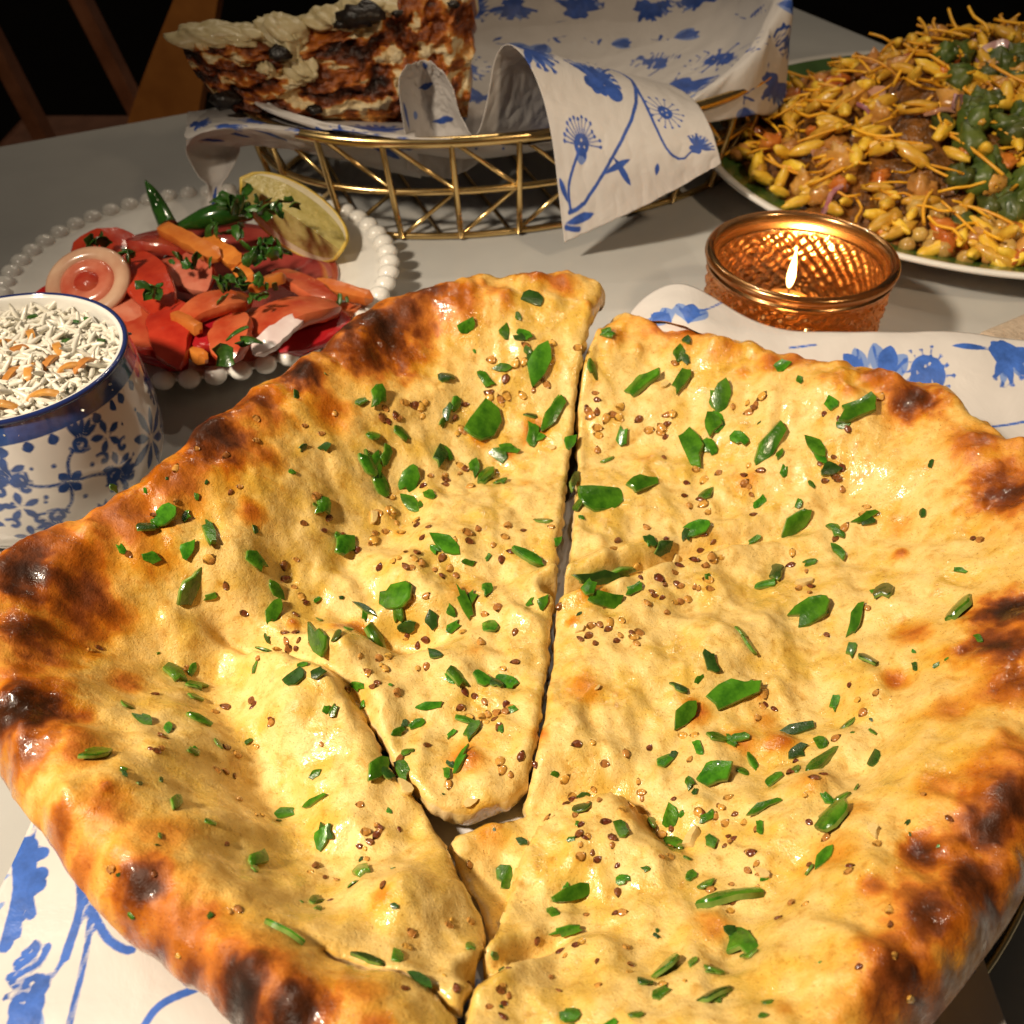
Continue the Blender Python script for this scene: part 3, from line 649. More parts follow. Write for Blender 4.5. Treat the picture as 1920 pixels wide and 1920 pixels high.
def drop(seed, n=8):
    """flat seed: pointed ellipsoid, unit length"""
    r = random.Random(seed); V = []; F = []; asp = r.uniform(.6, .85); th = r.uniform(.3, .42)
    for k in range(1, 6):
        t = k / 6; x = -0.5 + t; w = math.sin(math.pi * t) ** 0.6 * (0.72 + 0.5 * t) * 0.5 * asp
        for i in range(n):
            a = 2 * math.pi * i / n; V.append((x, w * math.cos(a), th * w * math.sin(a) * (1.2 if math.sin(a) > 0 else .8)))
    F = grid_faces(5, n, False, True); V += [(-.53, 0, 0), (.5, 0, 0)]; a, b_ = len(V) - 2, len(V) - 1
    for i in range(n): F.append((a, (i + 1) % n, i)); F.append((b_, 4 * n + i, 4 * n + (i + 1) % n))
    return np.array(V), F
M['chili_side'] = simple('chili_cut_side', (0.10, 0.20, 0.03), (0.20, 0.30, 0.06), 500, 0.3)
CH = {}
for mk_ in ('chili', 'chili_dark'):
    CH[mk_] = {c: [mesh('green_chili_piece', *chip(50 + i * 7 + int(a * 10), a, curl=random.uniform(.15, .6)), [M[mk_], M['chili_side']], midx=[1] * 10 + [0] * 30) for i in range(9)] for c, a in (('w', .72), ('m', .48), ('l', .26))}
GREEN = [(875,610,34,20),(980,628,38,-20),(970,592,22,-60),(1012,680,66,60),(943,690,40,0),(910,712,40,-30),(708,745,50,80),(905,790,82,55),(1040,770,72,50),(995,780,32,0),(1008,822,34,0),(953,843,44,0),(695,818,38,20),
 (750,812,44,-20),(838,775,30,80),(825,855,48,80),(690,872,56,-30),(715,912,46,-40),(768,897,52,60),(771,945,46,-40),(603,953,50,65),(910,898,50,60),(940,905,30,30),(642,1022,66,50),(837,1022,66,-30),(475,1050,60,-10),
 (390,998,60,-70),(305,968,60,30),(268,990,50,15),(358,1103,70,60),(395,1118,34,20),(350,1030,44,60),(1020,978,40,-20),(990,1047,92,-15),(878,1055,32,0),(743,1117,82,-15),(868,1128,66,-50),(685,1143,60,-30),(513,1147,52,60),
 (598,1197,78,-80),(700,1195,66,-55),(762,1175,50,0),(848,1178,38,30),(920,1180,56,80),(1018,1130,34,60),(855,1268,56,-50),(900,1273,52,-40),(945,1280,56,-20),(595,1265,44,10),(552,1270,44,40),(325,1262,54,-50),(367,1288,52,25),
 (265,1350,44,-20),(378,1353,72,10),(363,1410,38,20),(175,1417,82,32),(810,1323,66,8),(778,1360,44,30),(745,1373,34,30),(885,1370,52,70),(865,1428,64,60),(708,1442,72,55),(752,1447,56,-70),(330,1505,50,70),(592,1502,66,10),
 (533,1527,56,10),(605,1570,66,60),(483,1612,72,50),(678,1635,64,-60),(590,1690,46,70),(535,1750,90,-22),(690,1800,80,-25),(790,1840,70,-30),(625,1335,30,60),(672,1285,34,-20),(495,1220,34,-10),(960,1332,28,0),
 (1137,625,28,40),(1272,663,40,80),(1205,722,72,20),(1278,714,46,60),(1465,690,44,12),(1355,745,56,60),(1337,795,50,-80),(1297,840,66,-60),(1447,825,88,52),(1612,768,80,18),(1582,795,28,0),(1530,838,52,-40),(1137,865,32,30),
 (1125,935,90,10),(1203,910,66,30),(1325,930,46,35),(1555,880,52,15),(1470,885,22,80),(1310,990,60,10),(1240,1025,50,40),(1425,943,30,40),(1493,980,60,35),(1625,970,60,18),(1573,1037,56,-55),(1135,1127,86,5),(1190,1105,40,30),
 (1437,1098,50,10),(1520,1055,32,5),(1523,1145,88,20),(1605,1160,70,75),(1657,1110,50,75),(1800,1070,32,-20),(1797,1150,70,50),(1625,1240,56,-50),(1402,1210,46,-40),(1332,1243,50,-60),(1375,1305,104,20),(1285,1340,62,50),(1567,1318,34,80),
 (1500,1370,92,18),(1345,1385,52,10),(1385,1385,44,0),(1410,1430,56,-60),(1340,1450,82,25),(1545,1430,92,42),(1495,1410,46,30),(1450,1465,44,20),(1435,1515,76,22),(1560,1540,92,35),(1548,1608,52,40),(1245,1430,46,40),(1640,1422,34,50),
 (1578,1498,44,30),(1165,1555,50,-75),(1258,1530,44,60),(1265,1580,46,-40),(1335,1580,40,-70),(1295,1645,38,50),(1325,1660,40,25),(1370,1685,136,10),(1395,1775,108,-65),(1075,1675,118,25),(1060,1745,72,12),(1250,1815,72,65),
 (1335,1820,54,-10),(1238,1865,52,40),(1340,1870,82,40),(945,1650,56,75),(925,1790,34,-20),(1065,1905,50,0),(1300,1805,36,70),(1070,1575,24,0),(1210,1630,20,0),(1190,1905,40,20),(1440,1880,30,10)]
DARK = {(838,775),(825,855),(268,990),(762,1175),(590,1690),(690,1800),(790,1840),(1555,880),(1240,1025),(552,1270),(685,1143),(1625,1240)}
LEVEL = {}
def place_flake(px, py, size, ang, dark=False, cls=None):
    p, nrm, k = on_naan(px, py)
    a = math.radians(ang); q = PZ(px + 20 * math.cos(a), py - 20 * math.sin(a), p[2]) - p; yaw = math.atan2(q[1], q[0])
    dep = p[1] * CP + (CAM_H - p[2]) * SP; L = size * dep / FPX * np.linalg.norm(q) / (20 * dep / FPX) * 0.98
    if cls is None: cls = 'l' if size >= 120 else random.choice('wwmm') if size < 56 else random.choice('wmml')
    me = random.choice(CH['chili_dark' if dark else 'chili'][cls]); L = min(L, size * dep / FPX * (1.05 if cls == 'w' else 1.4))
    o = link('green_chili_piece', me, naan[k], p + np.array(nrm) * 0.05 * L, orient(nrm, yaw, random.gauss(0, .26)), L * random.uniform(.95, 1.1))
    o.scale = (L, L, L); return o
for g in GREEN: place_flake(*g, dark=(g[0], g[1]) in DARK or random.random() < .08)
place_flake(1122, 1082, 130, 8, True, 'l'); place_flake(1165, 1072, 80, 15, False, 'l'); place_flake(1075, 905, 60, 70, True, 'l')
for g in GREEN:
    if random.random() < .85: place_flake(g[0] + random.gauss(0, 34), g[1] + random.gauss(0, 28), random.uniform(20, 44), random.uniform(0, 180), random.random() < .2)
for _ in range(90):                                         # crumbs of herb
    px, py = random.uniform(180, 1800), random.uniform(620, 1900)
    if which(*GP(px, py)[:2]): place_flake(px, py, random.uniform(9, 24), random.uniform(0, 180), random.random() < .4)
SEEDS = {'seed': [mesh('chili_seed', *drop(i), M['seed']) for i in range(6)], 'seed_dark': [mesh('chili_seed', *drop(i + 9), M['seed_dark']) for i in range(6)]}
CL = [(1140,765,11,40),(1400,755,5,45),(1250,800,7,40),(1565,885,9,45),(1260,1090,17,55),(1150,1190,10,45),(1440,1330,5,30),(1290,1385,3,40),(930,740,8,40),(750,770,7,35),(790,1045,12,55),(850,890,7,40),(740,970,10,45),(620,990,4,25),
 (555,1080,6,40),(370,1070,3,30),(535,1195,9,35),(790,1215,7,45),(440,1320,4,40),(512,1345,2,12),(290,1390,4,30),(415,1440,4,30),(690,1255,5,40),(880,1330,5,45),(925,1345,7,30),(955,1430,5,30),(700,1570,7,45),(608,1645,5,30),(850,1712,3,30),
 (1050,1805,4,40),(1165,1800,3,30),(925,1870,5,40),(1110,1590,9,35),(1055,1500,7,45),(1395,1590,8,45),(1355,1530,5,35),(1480,1440,5,45),(1672,1735,1,4),(1782,1535,1,4),(1630,965,2,30),(1840,1025,2,20),(1355,1655,4,40),(1465,1700,3,30),
 (1300,915,7,50),(1500,1090,5,40),(1590,1000,3,40),(1330,1045,7,45),(850,1850,2,20),(500,1525,2,25),(985,665,5,40),(1012,705,4,25),(870,795,5,40),(590,775,2,25),(1560,775,2,20),(1640,720,1,10),(330,940,1,8),(160,1215,2,30),(1270,1580,5,45),
 (1600,1320,3,40),(1220,1480,5,70),(1130,1420,5,60),(1090,1700,4,60),(940,1000,5,50),(900,1200,5,50),(700,1030,4,40),(1400,900,5,50)]
n_seed = 0
CL += [(random.uniform(200, 1750), random.uniform(640, 1880), 1, 5) for _ in range(110)]
for cx, cy, n, sp in CL:
    n = n if n < 2 else int(n * 1.3)
    for _ in range(n):
        px, py = random.gauss(cx, sp * .65), random.gauss(cy, sp * .6); p, nrm, k = on_naan(px, py)
        if which(p[0], p[1]) is None or n_seed >= 560: continue
        n_seed += 1; dep = p[1] * CP + (CAM_H - p[2]) * SP; L = random.uniform(13, 25) * dep / FPX
        kind = 'seed' if random.random() < .6 else 'seed_dark'
        link('chili_seed', random.choice(SEEDS[kind]), naan[k], p + np.array(nrm) * .05 * L, orient(nrm, random.uniform(0, 6.28), random.uniform(-.3, .3)), L)
GB = [mesh('garlic_bit', *chip(300 + i, .55, 8, .1, .4), M['garlic']) for i in range(4)]
for px, py, s in ((1245, 722, 26), (1120, 1290, 14), (1640, 1560, 40), (1300, 1575, 52), (1430, 1640, 34), (760, 1480, 44), (880, 1505, 34), (1090, 1180, 24), (1265, 1050, 26), (700, 970, 30), (1035, 840, 20), (1510, 1095, 36)):
    p, nrm, k = on_naan(px, py); dep = p[1] * CP + (CAM_H - p[2]) * SP
    link('garlic_bit', random.choice(GB), naan[k], p + np.array(nrm) * .03, orient(nrm, random.uniform(0, 6.28)), s * dep / FPX)

# ------------------------------------------------------------------ brass wire basket
BC = np.array([0.3, 53.7]); BROT = math.radians(20)
def oval(t, hx, hy, p=2.2):
    c, s = np.cos(t), np.sin(t); k = (np.abs(c) ** p + np.abs(s) ** p) ** (-1 / p)
    x, y = hx * k * c, hy * k * s
    return np.stack([BC[0] + x * math.cos(BROT) - y * math.sin(BROT), BC[1] + x * math.sin(BROT) + y * math.cos(BROT)], -1)
bk = thing('wire_basket', (BC[0], BC[1], 0), 'brass wire basket lined with blue flowered paper', 'basket')
RINGS = [(0.18, 12.7, 7.8, .16), (2.55, 13.3, 8.15, .16), (5.0, 13.9, 8.5, .26)]
tt = np.linspace(0, 2 * np.pi, 120, endpoint=False)
for z, hx, hy, r in RINGS:
    P = np.column_stack([oval(tt, hx, hy), np.full(120, z)]); V, F = tube(P, r, 8, False)
    F += [(119 * 8 + j, j, (j + 1) % 8, 119 * 8 + (j + 1) % 8) for j in range(8)]
    link('ring', mesh('ring', V, F, M['gold']), bk)
def bpt(t, lev, push=0.0):
    z, hx, hy, r = RINGS[lev]; return np.array([*oval(np.array([t]), hx + push, hy + push)[0], z])
# arc-length spaced stations
P = oval(np.linspace(0, 2 * np.pi, 721), 13, 8); sl = np.concatenate([[0], np.cumsum(np.hypot(*np.diff(P, axis=0).T))])
st_t = [float(np.interp(s_, sl, np.linspace(0, 2 * np.pi, 721))) for s_ in np.linspace(0, sl[-1], 25)[:-1]]
for i, t in enumerate(st_t):
    t2 = st_t[(i + 1) % 24] + (2 * np.pi if i == 23 else 0)
    V, F = tube([bpt(t, 0, .18), bpt(t, 1, .18), bpt(t, 2, .1)], .15, 6); link('upright_wire', mesh('upright_wire', V, F, M['gold']), bk)
    V, F = tube([bpt(t, 0, -.1), bpt(t2, 1, -.1)], .11, 6); link('diagonal_wire', mesh('diagonal_wire', V, F, M['gold']), bk)
    V, F = tube([bpt(t2, 1, -.1), bpt(t, 2, -.1)], .11, 6); link('diagonal_wire', mesh('diagonal_wire', V, F, M['gold']), bk)
for x in np.linspace(-.75, .75, 7):                          # base wires
    V, F = tube([(*oval(np.array([math.acos(x)]), 12.5, 7.6)[0], .15), (*oval(np.array([-math.acos(x)]), 12.5, 7.6)[0], .15)], .1, 6); link('base_wire', mesh('base_wire', V, F, M['gold']), bk)

# paper liner: one sheet with several folds
ln = thing('basket_liner', (BC[0], BC[1], 2.0), 'blue flowered waxed paper lining the wire basket and spilling over its front', 'paper')
def patch(name, rows, nu, nv, uvscale, deco, crease=0.06, seed=0):
    """rows of (px, py, Y) control points -> smooth sheet; u along a row, v across rows"""
    R = [np.array([PY(*p) for p in r]) for r in rows]
    A = [catmull(r, nu) for r in R]; G = np.stack([catmull(np.array([a[i] for a in A]), nv) for i in range(nu)])
    U, W = np.meshgrid(np.linspace(0, 1, nu), np.linspace(0, 1, nv), indexing='ij')
    n = 0.5 * crease * (1 - np.abs(fbm(U * 5, W * 5, 3, seed)) * 2); G[..., 1] += n; G[..., 2] += 0.4 * n
    su = np.mean(np.linalg.norm(np.diff(G, axis=0), axis=2).sum(0)); sv = np.mean(np.linalg.norm(np.diff(G, axis=1), axis=2).sum(1))
    pr = Print(U * su, W * sv); deco(pr, su, sv)
    o = link(name, mesh(name, G.reshape(-1, 3), grid_faces(nu, nv), M['liner'], True, pr.attrs()), ln)
    sm = o.modifiers.new('t', 'SOLIDIFY'); sm.thickness = .03 * S; sm.offset = 0; return o
# lining bowl
nt_, nr_ = 320, 120
T_, R_ = np.meshgrid(np.linspace(0, 2 * np.pi, nt_, endpoint=False), np.linspace(0, 1, nr_), indexing='ij')
cosT = np.cos(T_); right = np.exp(-((T_ + 0.35 + np.pi) % (2 * np.pi) - np.pi) ** 2 / 0.62 ** 2)   # spills over on the right
front = np.exp(-((T_ + np.pi / 2 + np.pi) % (2 * np.pi) - np.pi) ** 2 / 1.15 ** 2); leftm = sstep(-0.3, -0.9, cosT)
k_in = np.clip(R_ / 0.62, 0, 1); k_out = np.clip((R_ - 0.62) / 0.38, 0, 1)
rad = 0.02 + 0.90 * sstep(0, 1, k_in) ** 0.8 + k_out ** 0.6 * (0.06 + 0.06 * right)
zz = 2.4 + 0.9 * leftm + (2.2 + 0.7 * (1 - front) - .7 * leftm) * k_in ** 2.4
zz = zz + (1 - front) * ((1.3 + .5 * np.sin(T_ * 3 + 1)) * np.sin(np.pi * np.clip(k_out, 0, .55)) + 1.6 * sstep(-.15, .45, cosT) * k_in ** 3) - .9 * sstep(.2, -.3, cosT) * sstep(0, .6, np.sin(T_)) * k_in ** 3 - right * 5.2 * k_out ** 2.3 + right * 1.5 * k_in ** 2 - leftm * k_out * .3
wr = fbm(np.cos(T_) * 3 + R_ * 2.5, np.sin(T_) * 3 + R_, 3, 61) * .42 * sstep(.1, .5, R_) + .16 * np.sin(T_ * 17 + 4 * R_) * sstep(.45, .95, R_)
XY = np.zeros(T_.shape + (2,))
for j in range(nr_): XY[:, j] = BC + (oval(T_[:, j], 14.1, 8.7) - BC) * (rad[:, j] + wr[:, j] * .05)[:, None]
zz = zz + wr * .55
pr = Print(XY[..., 0] + 0.0, XY[..., 1] + 1.6 * zz); pr.scatter(3.5, 17, big=1.7)
o = link('lining', mesh('lining', np.concatenate([XY, zz[..., None]], -1).reshape(-1, 3), grid_faces(nt_, nr_, True), M['liner'], True, pr.attrs()), ln)
sm = o.modifiers.new('t', 'SOLIDIFY'); sm.thickness = .03 * S
# the flap arching over the front rim, its corner hanging to the table
E0 = [(872, 275, 46.2), (898, 245, 46.0), (914, 185, 46.2), (928, 112, 46.3), (952, 84, 46.0), (990, 118, 45.2), (1018, 185, 44.2), (1036, 270, 43.4), (1047, 360, 42.9), (1058, 456, 42.5)]
E2 = [(1150, 255, 52.0), (1170, 225, 52.0), (1190, 185, 52.4), (1222, 158, 52.2), (1256, 160, 50.0), (1290, 180, 47.8), (1316, 208, 45.9), (1334, 245, 44.7), (1345, 278, 44.2), (1352, 308, 43.9)]
E1 = [(1005, 262, 48.6), (1025, 235, 48.6), (1040, 185, 48.9), (1058, 130, 49.0), (1085, 116, 48.6), (1125, 136, 46.7), (1158, 188, 45.2), (1182, 250, 44.0), (1197, 315, 43.3), (1206, 388, 43.0)]
def deco_flap(p, su, sv):
    def q(u, v): return (u * su, v * sv)
    p.cornflower(q(.47, .10), 0.6, 1.5, 1); p.cornflower(q(.60, .42), 2.6, 1.35, 4); p.disc(q(.585, .46), .42); p.disc(q(.64, .5), .42)
    p.pompom(q(.79, .18), 2.9, .95, 2); p.pompom(q(.70, .76), .3, .85, 6, True); p.cornflower(q(.86, .88), 2.4, .85, 8)
    p.stroke([q(.44, .66), q(.56, .68), q(.70, .58), q(.84, .36), q(.93, .16), q(.94, .05)], .09, .07); p.stroke([q(.52, .68), q(.68, .66), q(.82, .68), q(.90, .76), q(.87, .86)], .08, .06)
    p.stroke([q(.60, .44), q(.52, .58), q(.46, .66)], .07); p.leaf(q(.84, .36), q(.93, .44), .14); p.leaf(q(.88, .28), q(.86, .46), .12); p.leaf(q(.93, .60), q(.89, .62), .12)
    p.stroke([q(.80, .16), q(.88, .07), q(.94, .06)], .07); p.leaf(q(.96, .02), q(.965, .2), .14); p.stroke([q(.97, .02), q(.985, .1)], .09)
    p.leaf(q(.92, .05), q(.86, .015), .12)
patch('front_flap', [E0, E1, E2], 260, 150, 1, deco_flap, 0.10, 3)
# upright loop of paper right of the bread
def deco_loop(p, su, sv):
    p.crocus((su * .5, sv * .88), 1.6, .55); p.leaf((su * .35, sv * .65), (su * .6, sv * .72), .16); p.leaf((su * .45, sv * .35), (su * .75, sv * .38), .14); p.disc((su * .25, sv * .42), .16, True); p.leaf((su * .1, sv * .3), (su * .05, sv * .5), .12)
patch('loop_fold', [[(762, 318, 46.2), (790, 330, 46.6), (840, 335, 46.9), (890, 310, 46.4), (905, 275, 46.0)], [(760, 262, 45.6), (785, 262, 46.9), (825, 255, 47.4), (866, 252, 46.8), (886, 256, 45.7)], [(750, 190, 45.8), (776, 196, 47.2), (806, 198, 47.8), (838, 198, 47.1), (862, 214, 46.0)],
      [(748, 150, 46.0), (772, 150, 47.2), (800, 152, 47.7), (828, 156, 47.2), (850, 170, 46.1)], [(762, 124, 46.2), (778, 118, 46.9), (796, 115, 47.2), (816, 120, 46.9), (834, 140, 46.3)]], 90, 110, 1, deco_loop, .16, 5)
# strip under the bread and the curled corner on the left
def deco_strip(p, su, sv):
    for k in range(5): p.cornflower((su * (.08 + .2 * k), sv * (.35 + .25 * (k % 2))), 0.3 + k, 1.15, k); p.leaf((su * (.02 + .2 * k), sv * .7), (su * (.14 + .2 * k), sv * .85), .2)
patch('strip', [[(352, 210, 49.5), (450, 205, 50), (600, 215, 50.5), (780, 225, 50.5)], [(350, 236, 46.4), (440, 226, 46.6), (590, 236, 46.4), (780, 250, 46.2)], [(352, 262, 45.2), (440, 240, 45.1), (590, 252, 44.95), (780, 268, 45.4)], [(430, 275, 45.9), (500, 275, 46.1), (600, 292, 46.0), (790, 335, 47.0)]], 160, 70, 1, deco_strip, .10, 8)
def deco_curl(p, su, sv): p.cornflower((su * .5, sv * .85), 1.2, .7, 3); p.leaf((su * .4, sv * .9), (su * .6, sv * .7), .15)
patch('curled_corner', [[(350, 262, 45.2), (385, 247, 44.3), (430, 241, 44.6), (452, 250, 46.0)], [(350, 290, 45.3), (380, 282, 46.4), (424, 280, 46.8), (448, 288, 46.3)], [(372, 330, 45.0), (392, 336, 45.8), (414, 334, 45.9), (430, 325, 45.6)], [(390, 352, 44.5), (398, 356, 44.7), (408, 355, 44.8), (416, 350, 44.9)], [(386, 396, 43.9), (398, 402, 43.6), (410, 400, 43.8), (420, 388, 44.3)]], 60, 90, 1, deco_curl, .04, 9)

# ------------------------------------------------------------------ stuffed bread in the basket
m, nt, b = new_mat('stuffed_bread'); M['stuffed'] = m; setin(b, rough=0.42, spec=0.5)
at = nd(nt, 'ShaderNodeAttribute', attribute_name='fill')
f = math_n(nt, 'ADD', at.outputs['Fac'], math_n(nt, 'MULTIPLY_ADD', noise(nt, 420, 4, 0.65), 0.36, -0.18))
nt.links.new(ramp(nt, f, [(0.0, (0.02, 0.008, 0.005)), (0.18, (0.06, 0.015, 0.005)), (0.32, (0.20, 0.044, 0.007)), (0.50, (0.46, 0.125, 0.013)), (0.64, (0.64, 0.27, 0.045)), (0.71, (0.74, 0.52, 0.24)), (1, (0.82, 0.68, 0.42))]), b.inputs['Base Color'])
bump(nt, b, noise(nt, 500, 4, 0.6), 0.6, 0.0015)
sb = thing('stuffed_bread', (-5, 50, 4.2), 'thick wedge of browned stuffed bread standing in the wire basket', 'bread')
bot = catmull([(395, 192, 47.3), (440, 222, 46.9), (560, 238, 47.2), (700, 242, 48.0), (800, 244, 48.6), (876, 232, 49.0)], 150)
topc = catmull([(326, 72, 47.8), (420, 68, 47.8), (530, 66, 48.3), (640, 40, 48.8), (720, 2, 49.2), (800, -30, 49.6), (893, -52, 50.0)], 150)
nu, nv = 150, 90; U, W = np.meshgrid(np.linspace(0, 1, nu), np.linspace(0, 1, nv), indexing='ij')
G = np.zeros((nu, nv, 3))
for i in range(nu):
    for j in range(nv):
        w = W[i, j]; p = bot[i] * (1 - w) + topc[i] * w
        px = p[0] + (-26 * math.sin(math.pi * w) * 0.5 if U[i, j] < .12 else 0) * (1 - U[i, j] / .12); G[i, j] = PY(px, p[1], p[2])
lump = fbm(U * 14, W * 7, 4, 71); lump2 = fbm(U * 30, W * 14, 3, 75)
edge = np.minimum(np.minimum(U, 1 - U) * 9, np.minimum(W, 1 - W) * 5.5); G[..., 1] += -(0.40 * lump + 0.16 * lump2) + 0.8 * (1 - sstep(0, 1, edge)); G[..., 2] += .10 * lump2; G[..., 0] += .12 * lump
layer = 0.10 * np.sin(W * 16 + lump * 2.4); blob = fbm(U * 10, W * 6, 4, 81)
fill = 0.36 + .24 * blob + layer + .14 * lump + .16 * sstep(.72, 1, U) - .16 * sstep(.3, .05, W) * (U < .3) - .12 * sstep(.16, 0, U); fill = fill + .40 * sstep(.16, .46, blob); fill += .25 * sstep(.16, .02, W) * (U > .18)
back = G.copy(); back[..., 1] += 3.2 + 0.25 * fbm(U * 5, W * 5, 2, 3); back[..., 2] -= 2.0 * W
# stitch the front, the back and the rim into one closed loaf
V = np.vstack([G.reshape(-1, 3), back.reshape(-1, 3)]); F = [f_[::-1] for f_ in grid_faces(nu, nv)] + grid_faces(nu, nv, off=nu * nv)
rimi = [(i, 0) for i in range(nu)] + [(nu - 1, j) for j in range(1, nv)] + [(i, nv - 1) for i in range(nu - 2, -1, -1)] + [(0, j) for j in range(nv - 2, 0, -1)]
ri = [i * nv + j for i, j in rimi]
for a_, b_ in zip(ri, ri[1:] + ri[:1]): F.append((a_, b_, b_ + nu * nv, a_ + nu * nv))
link('crumb', mesh('crumb', V, F, M['stuffed'], True, dict(fill=np.concatenate([fill.ravel(), fill.ravel() * .8]))), sb)
M['cream'] = simple('soft_cheese', (0.64, 0.52, 0.27), (0.72, 0.61, 0.36), 200, 0.38, 0.3, 300, bdist=.001, coat=.2)
M['burnt'] = simple('burnt_bit', (0.006, 0.004, 0.003), (0.02, 0.012, 0.008), 300, 0.35, .6, 500, bdist=.001)
def blobm(name, rx, ry, rz, mat, seed, amp=.22, n=28, m_=16):
    a = np.linspace(0, 2 * np.pi, n, endpoint=False); e = np.linspace(-np.pi / 2, np.pi / 2, m_); A, E = np.meshgrid(a, e, indexing='ij')
    X, Y, Z = np.cos(A) * np.cos(E), np.sin(A) * np.cos(E), np.sin(E)
    q = 1 + amp * fbm(X * 1.6 + Z * 1.1 + seed * 3.1, Y * 1.6 - Z * .9, 3, seed % 40); V = np.stack([X * q * rx, Y * q * ry, Z * q * rz], -1).reshape(-1, 3)
    return mesh(name, V, grid_faces(n, m_, True), mat)
for k, (px, py, Y, rx, ry, rz) in enumerate([(400, 68, 48.7, 1.9, .9, .5), (455, 66, 48.7, 1.2, .9, .4), (528, 60, 48.9, 1.25, 1.0, .68), (545, 90, 48.3, .5, .6, .65), (630, 34, 49.5, 1.5, 1.0, .5), (690, 8, 49.8, 1.4, 1.0, .5), (565, 132, 48.0, .75, .5, .6), (500, 130, 47.8, .4, .4, .35)]):
    link('cheese', blobm('cheese', rx, ry, rz, M['cream'], 5 + k, .34, 56, 32), sb, PY(px, py, Y))
for k, (px, py, Y, r) in enumerate([(678, 28, 48.5, .62), (524, 100, 47.5, .36), (640, 46, 48.4, .22), (745, 25, 49.1, .2), (850, 8, 49.4, .2), (420, 188, 47.0, .45), (590, 205, 47.3, .25)]):
    link('burnt_bit', blobm('burnt_bit', r * 1.5, r, r * .8, M['burnt'], 30 + k, .4, 16, 10), sb, PY(px, py, Y))

# ------------------------------------------------------------------ salad plate with a beaded rim
SC = np.array([-13.4, 39.6])
sp = thing('salad_plate', (SC[0], SC[1], 0), 'small white plate with a beaded rim holding the tomato salad', 'plate')
V, F = lathe([(0.01, .55), (4.6, .55), (5.6, .68), (7.4, 1.12), (8.0, 1.22), (8.1, 1.12), (7.2, .8), (5.2, .1), (4.8, 0), (0.01, 0)], 96); link('dish', mesh('dish', V, F, M['enamel']), sp, (*SC, 0))
be = blobm('bead', .40, .44, .34, M['enamel'], 1, .0, 12, 8)
for k in range(54):
    a_ = 2 * math.pi * k / 54; link('bead', be, sp, (SC[0] + 8.1 * math.cos(a_), SC[1] + 8.1 * math.sin(a_), 1.2), (0, 0, a_), (1.15, 1, 1))
M['tomato'] = simple('tomato_flesh', (0.36, 0.022, 0.010), (0.54, 0.120, 0.050), 60, 0.24, .5, 260, rnd=.4, coat=.25, spec=.5)
M['tomato_dark'] = simple('tomato_skin', (0.34, 0.012, 0.008), (0.48, 0.035, 0.018), 90, 0.2, .3, 260, rnd=.3, coat=.3)
M['tomato_pink'] = simple('tomato_core', (0.46, 0.07, 0.04), (0.60, 0.19, 0.12), 90, 0.2, .2, 300, rnd=.2, coat=.5)
M['carrot'] = simple('carrot', (0.52, 0.13, 0.018), (0.62, 0.20, 0.035), 200, 0.3, .2, 500, rnd=.25, coat=.3)
M['onion'] = simple('onion', (0.46, 0.22, 0.14), (0.60, 0.38, 0.26), 60, 0.2, rnd=.2, coat=.5)
M['radish'] = simple('radish', (0.68, 0.52, 0.50), (0.74, 0.62, 0.60), 100, 0.2, coat=.4)
M['juice'] = simple('tomato_juice', (0.30, 0.035, 0.030), (0.42, 0.07, 0.05), 60, 0.06, coat=.8)
M['herb'] = simple('coriander', (0.012, 0.055, 0.006), (0.05, 0.14, 0.015), 350, 0.28, .3, 900, rnd=.5, coat=.3)
M['fchili'] = simple('whole_chili', (0.010, 0.055, 0.006), (0.03, 0.11, 0.012), 150, 0.18, coat=.6)
M['rind'] = simple('lemon_rind', (0.66, 0.42, 0.05), (0.74, 0.55, 0.12), 260, 0.35, .4, 900)
M['pith'] = simple('lemon_pith', (0.72, 0.62, 0.40), (0.78, 0.70, 0.50), 160, 0.45)
M['pulp'] = simple('lemon_pulp', (0.46, 0.37, 0.10), (0.62, 0.52, 0.20), 220, 0.18, .5, 350, bdist=.001, coat=.5)
def slabm(name, L, Wd, T, bend, mat, seed=0, nseg=12, taper=.35, p=8.0):
    """bent strip with a rounded section: length L along x, curled in z by bend radians"""
    r = random.Random(seed); ncs = 16; V = []; ph = r.uniform(0, 6)
    for i in range(nseg + 1):
        t = i / nseg; w = Wd / 2 * (1 - taper * abs(2 * t - 1) ** 2.5) * (1 + .08 * math.sin(ph + 5 * t)); a = (t - .5) * bend
        if abs(bend) > 1e-3: Rb = L / bend; cx, cz = Rb * math.sin(a), Rb * (math.cos(a) - 1)
        else: cx, cz = (t - .5) * L, 0
        end = min(1.0, min(t, 1 - t) * nseg * .8 + .35)
        for k in range(ncs):
            q = 2 * math.pi * k / ncs; c, s_ = math.cos(q), math.sin(q); kk = (abs(c) ** p + abs(s_) ** p) ** (-1 / p)
            yy, hh = w * kk * c * end, T / 2 * kk * s_ * end; V.append((cx + hh * math.sin(a), yy, cz + hh * math.cos(a)))
    V = np.array(V); V = V + .07 * np.stack([fbm(V[:, 0] * 1.7 + seed, V[:, 1] * 1.7, 2, seed % 30), fbm(V[:, 1] * 1.7, V[:, 0] * 1.7 + seed, 2, 5), .8 * fbm(V[:, 0] * 2.2, V[:, 1] * 2.2 + seed, 2, 9)], 1) * min(1, Wd)
    F = grid_faces(nseg + 1, ncs, False, True) + [tuple(range(ncs))[::-1], tuple(nseg * ncs + k for k in range(ncs))]
    mi = [1 if (isinstance(mat, list) and (f_ % ncs) in (0, ncs - 1, 1, ncs - 2)) else 0 for f_ in range(len(F))]
    me = mesh(name, V, F, mat, True, None, mi); me.set_sharp_from_angle(angle=.62); return me
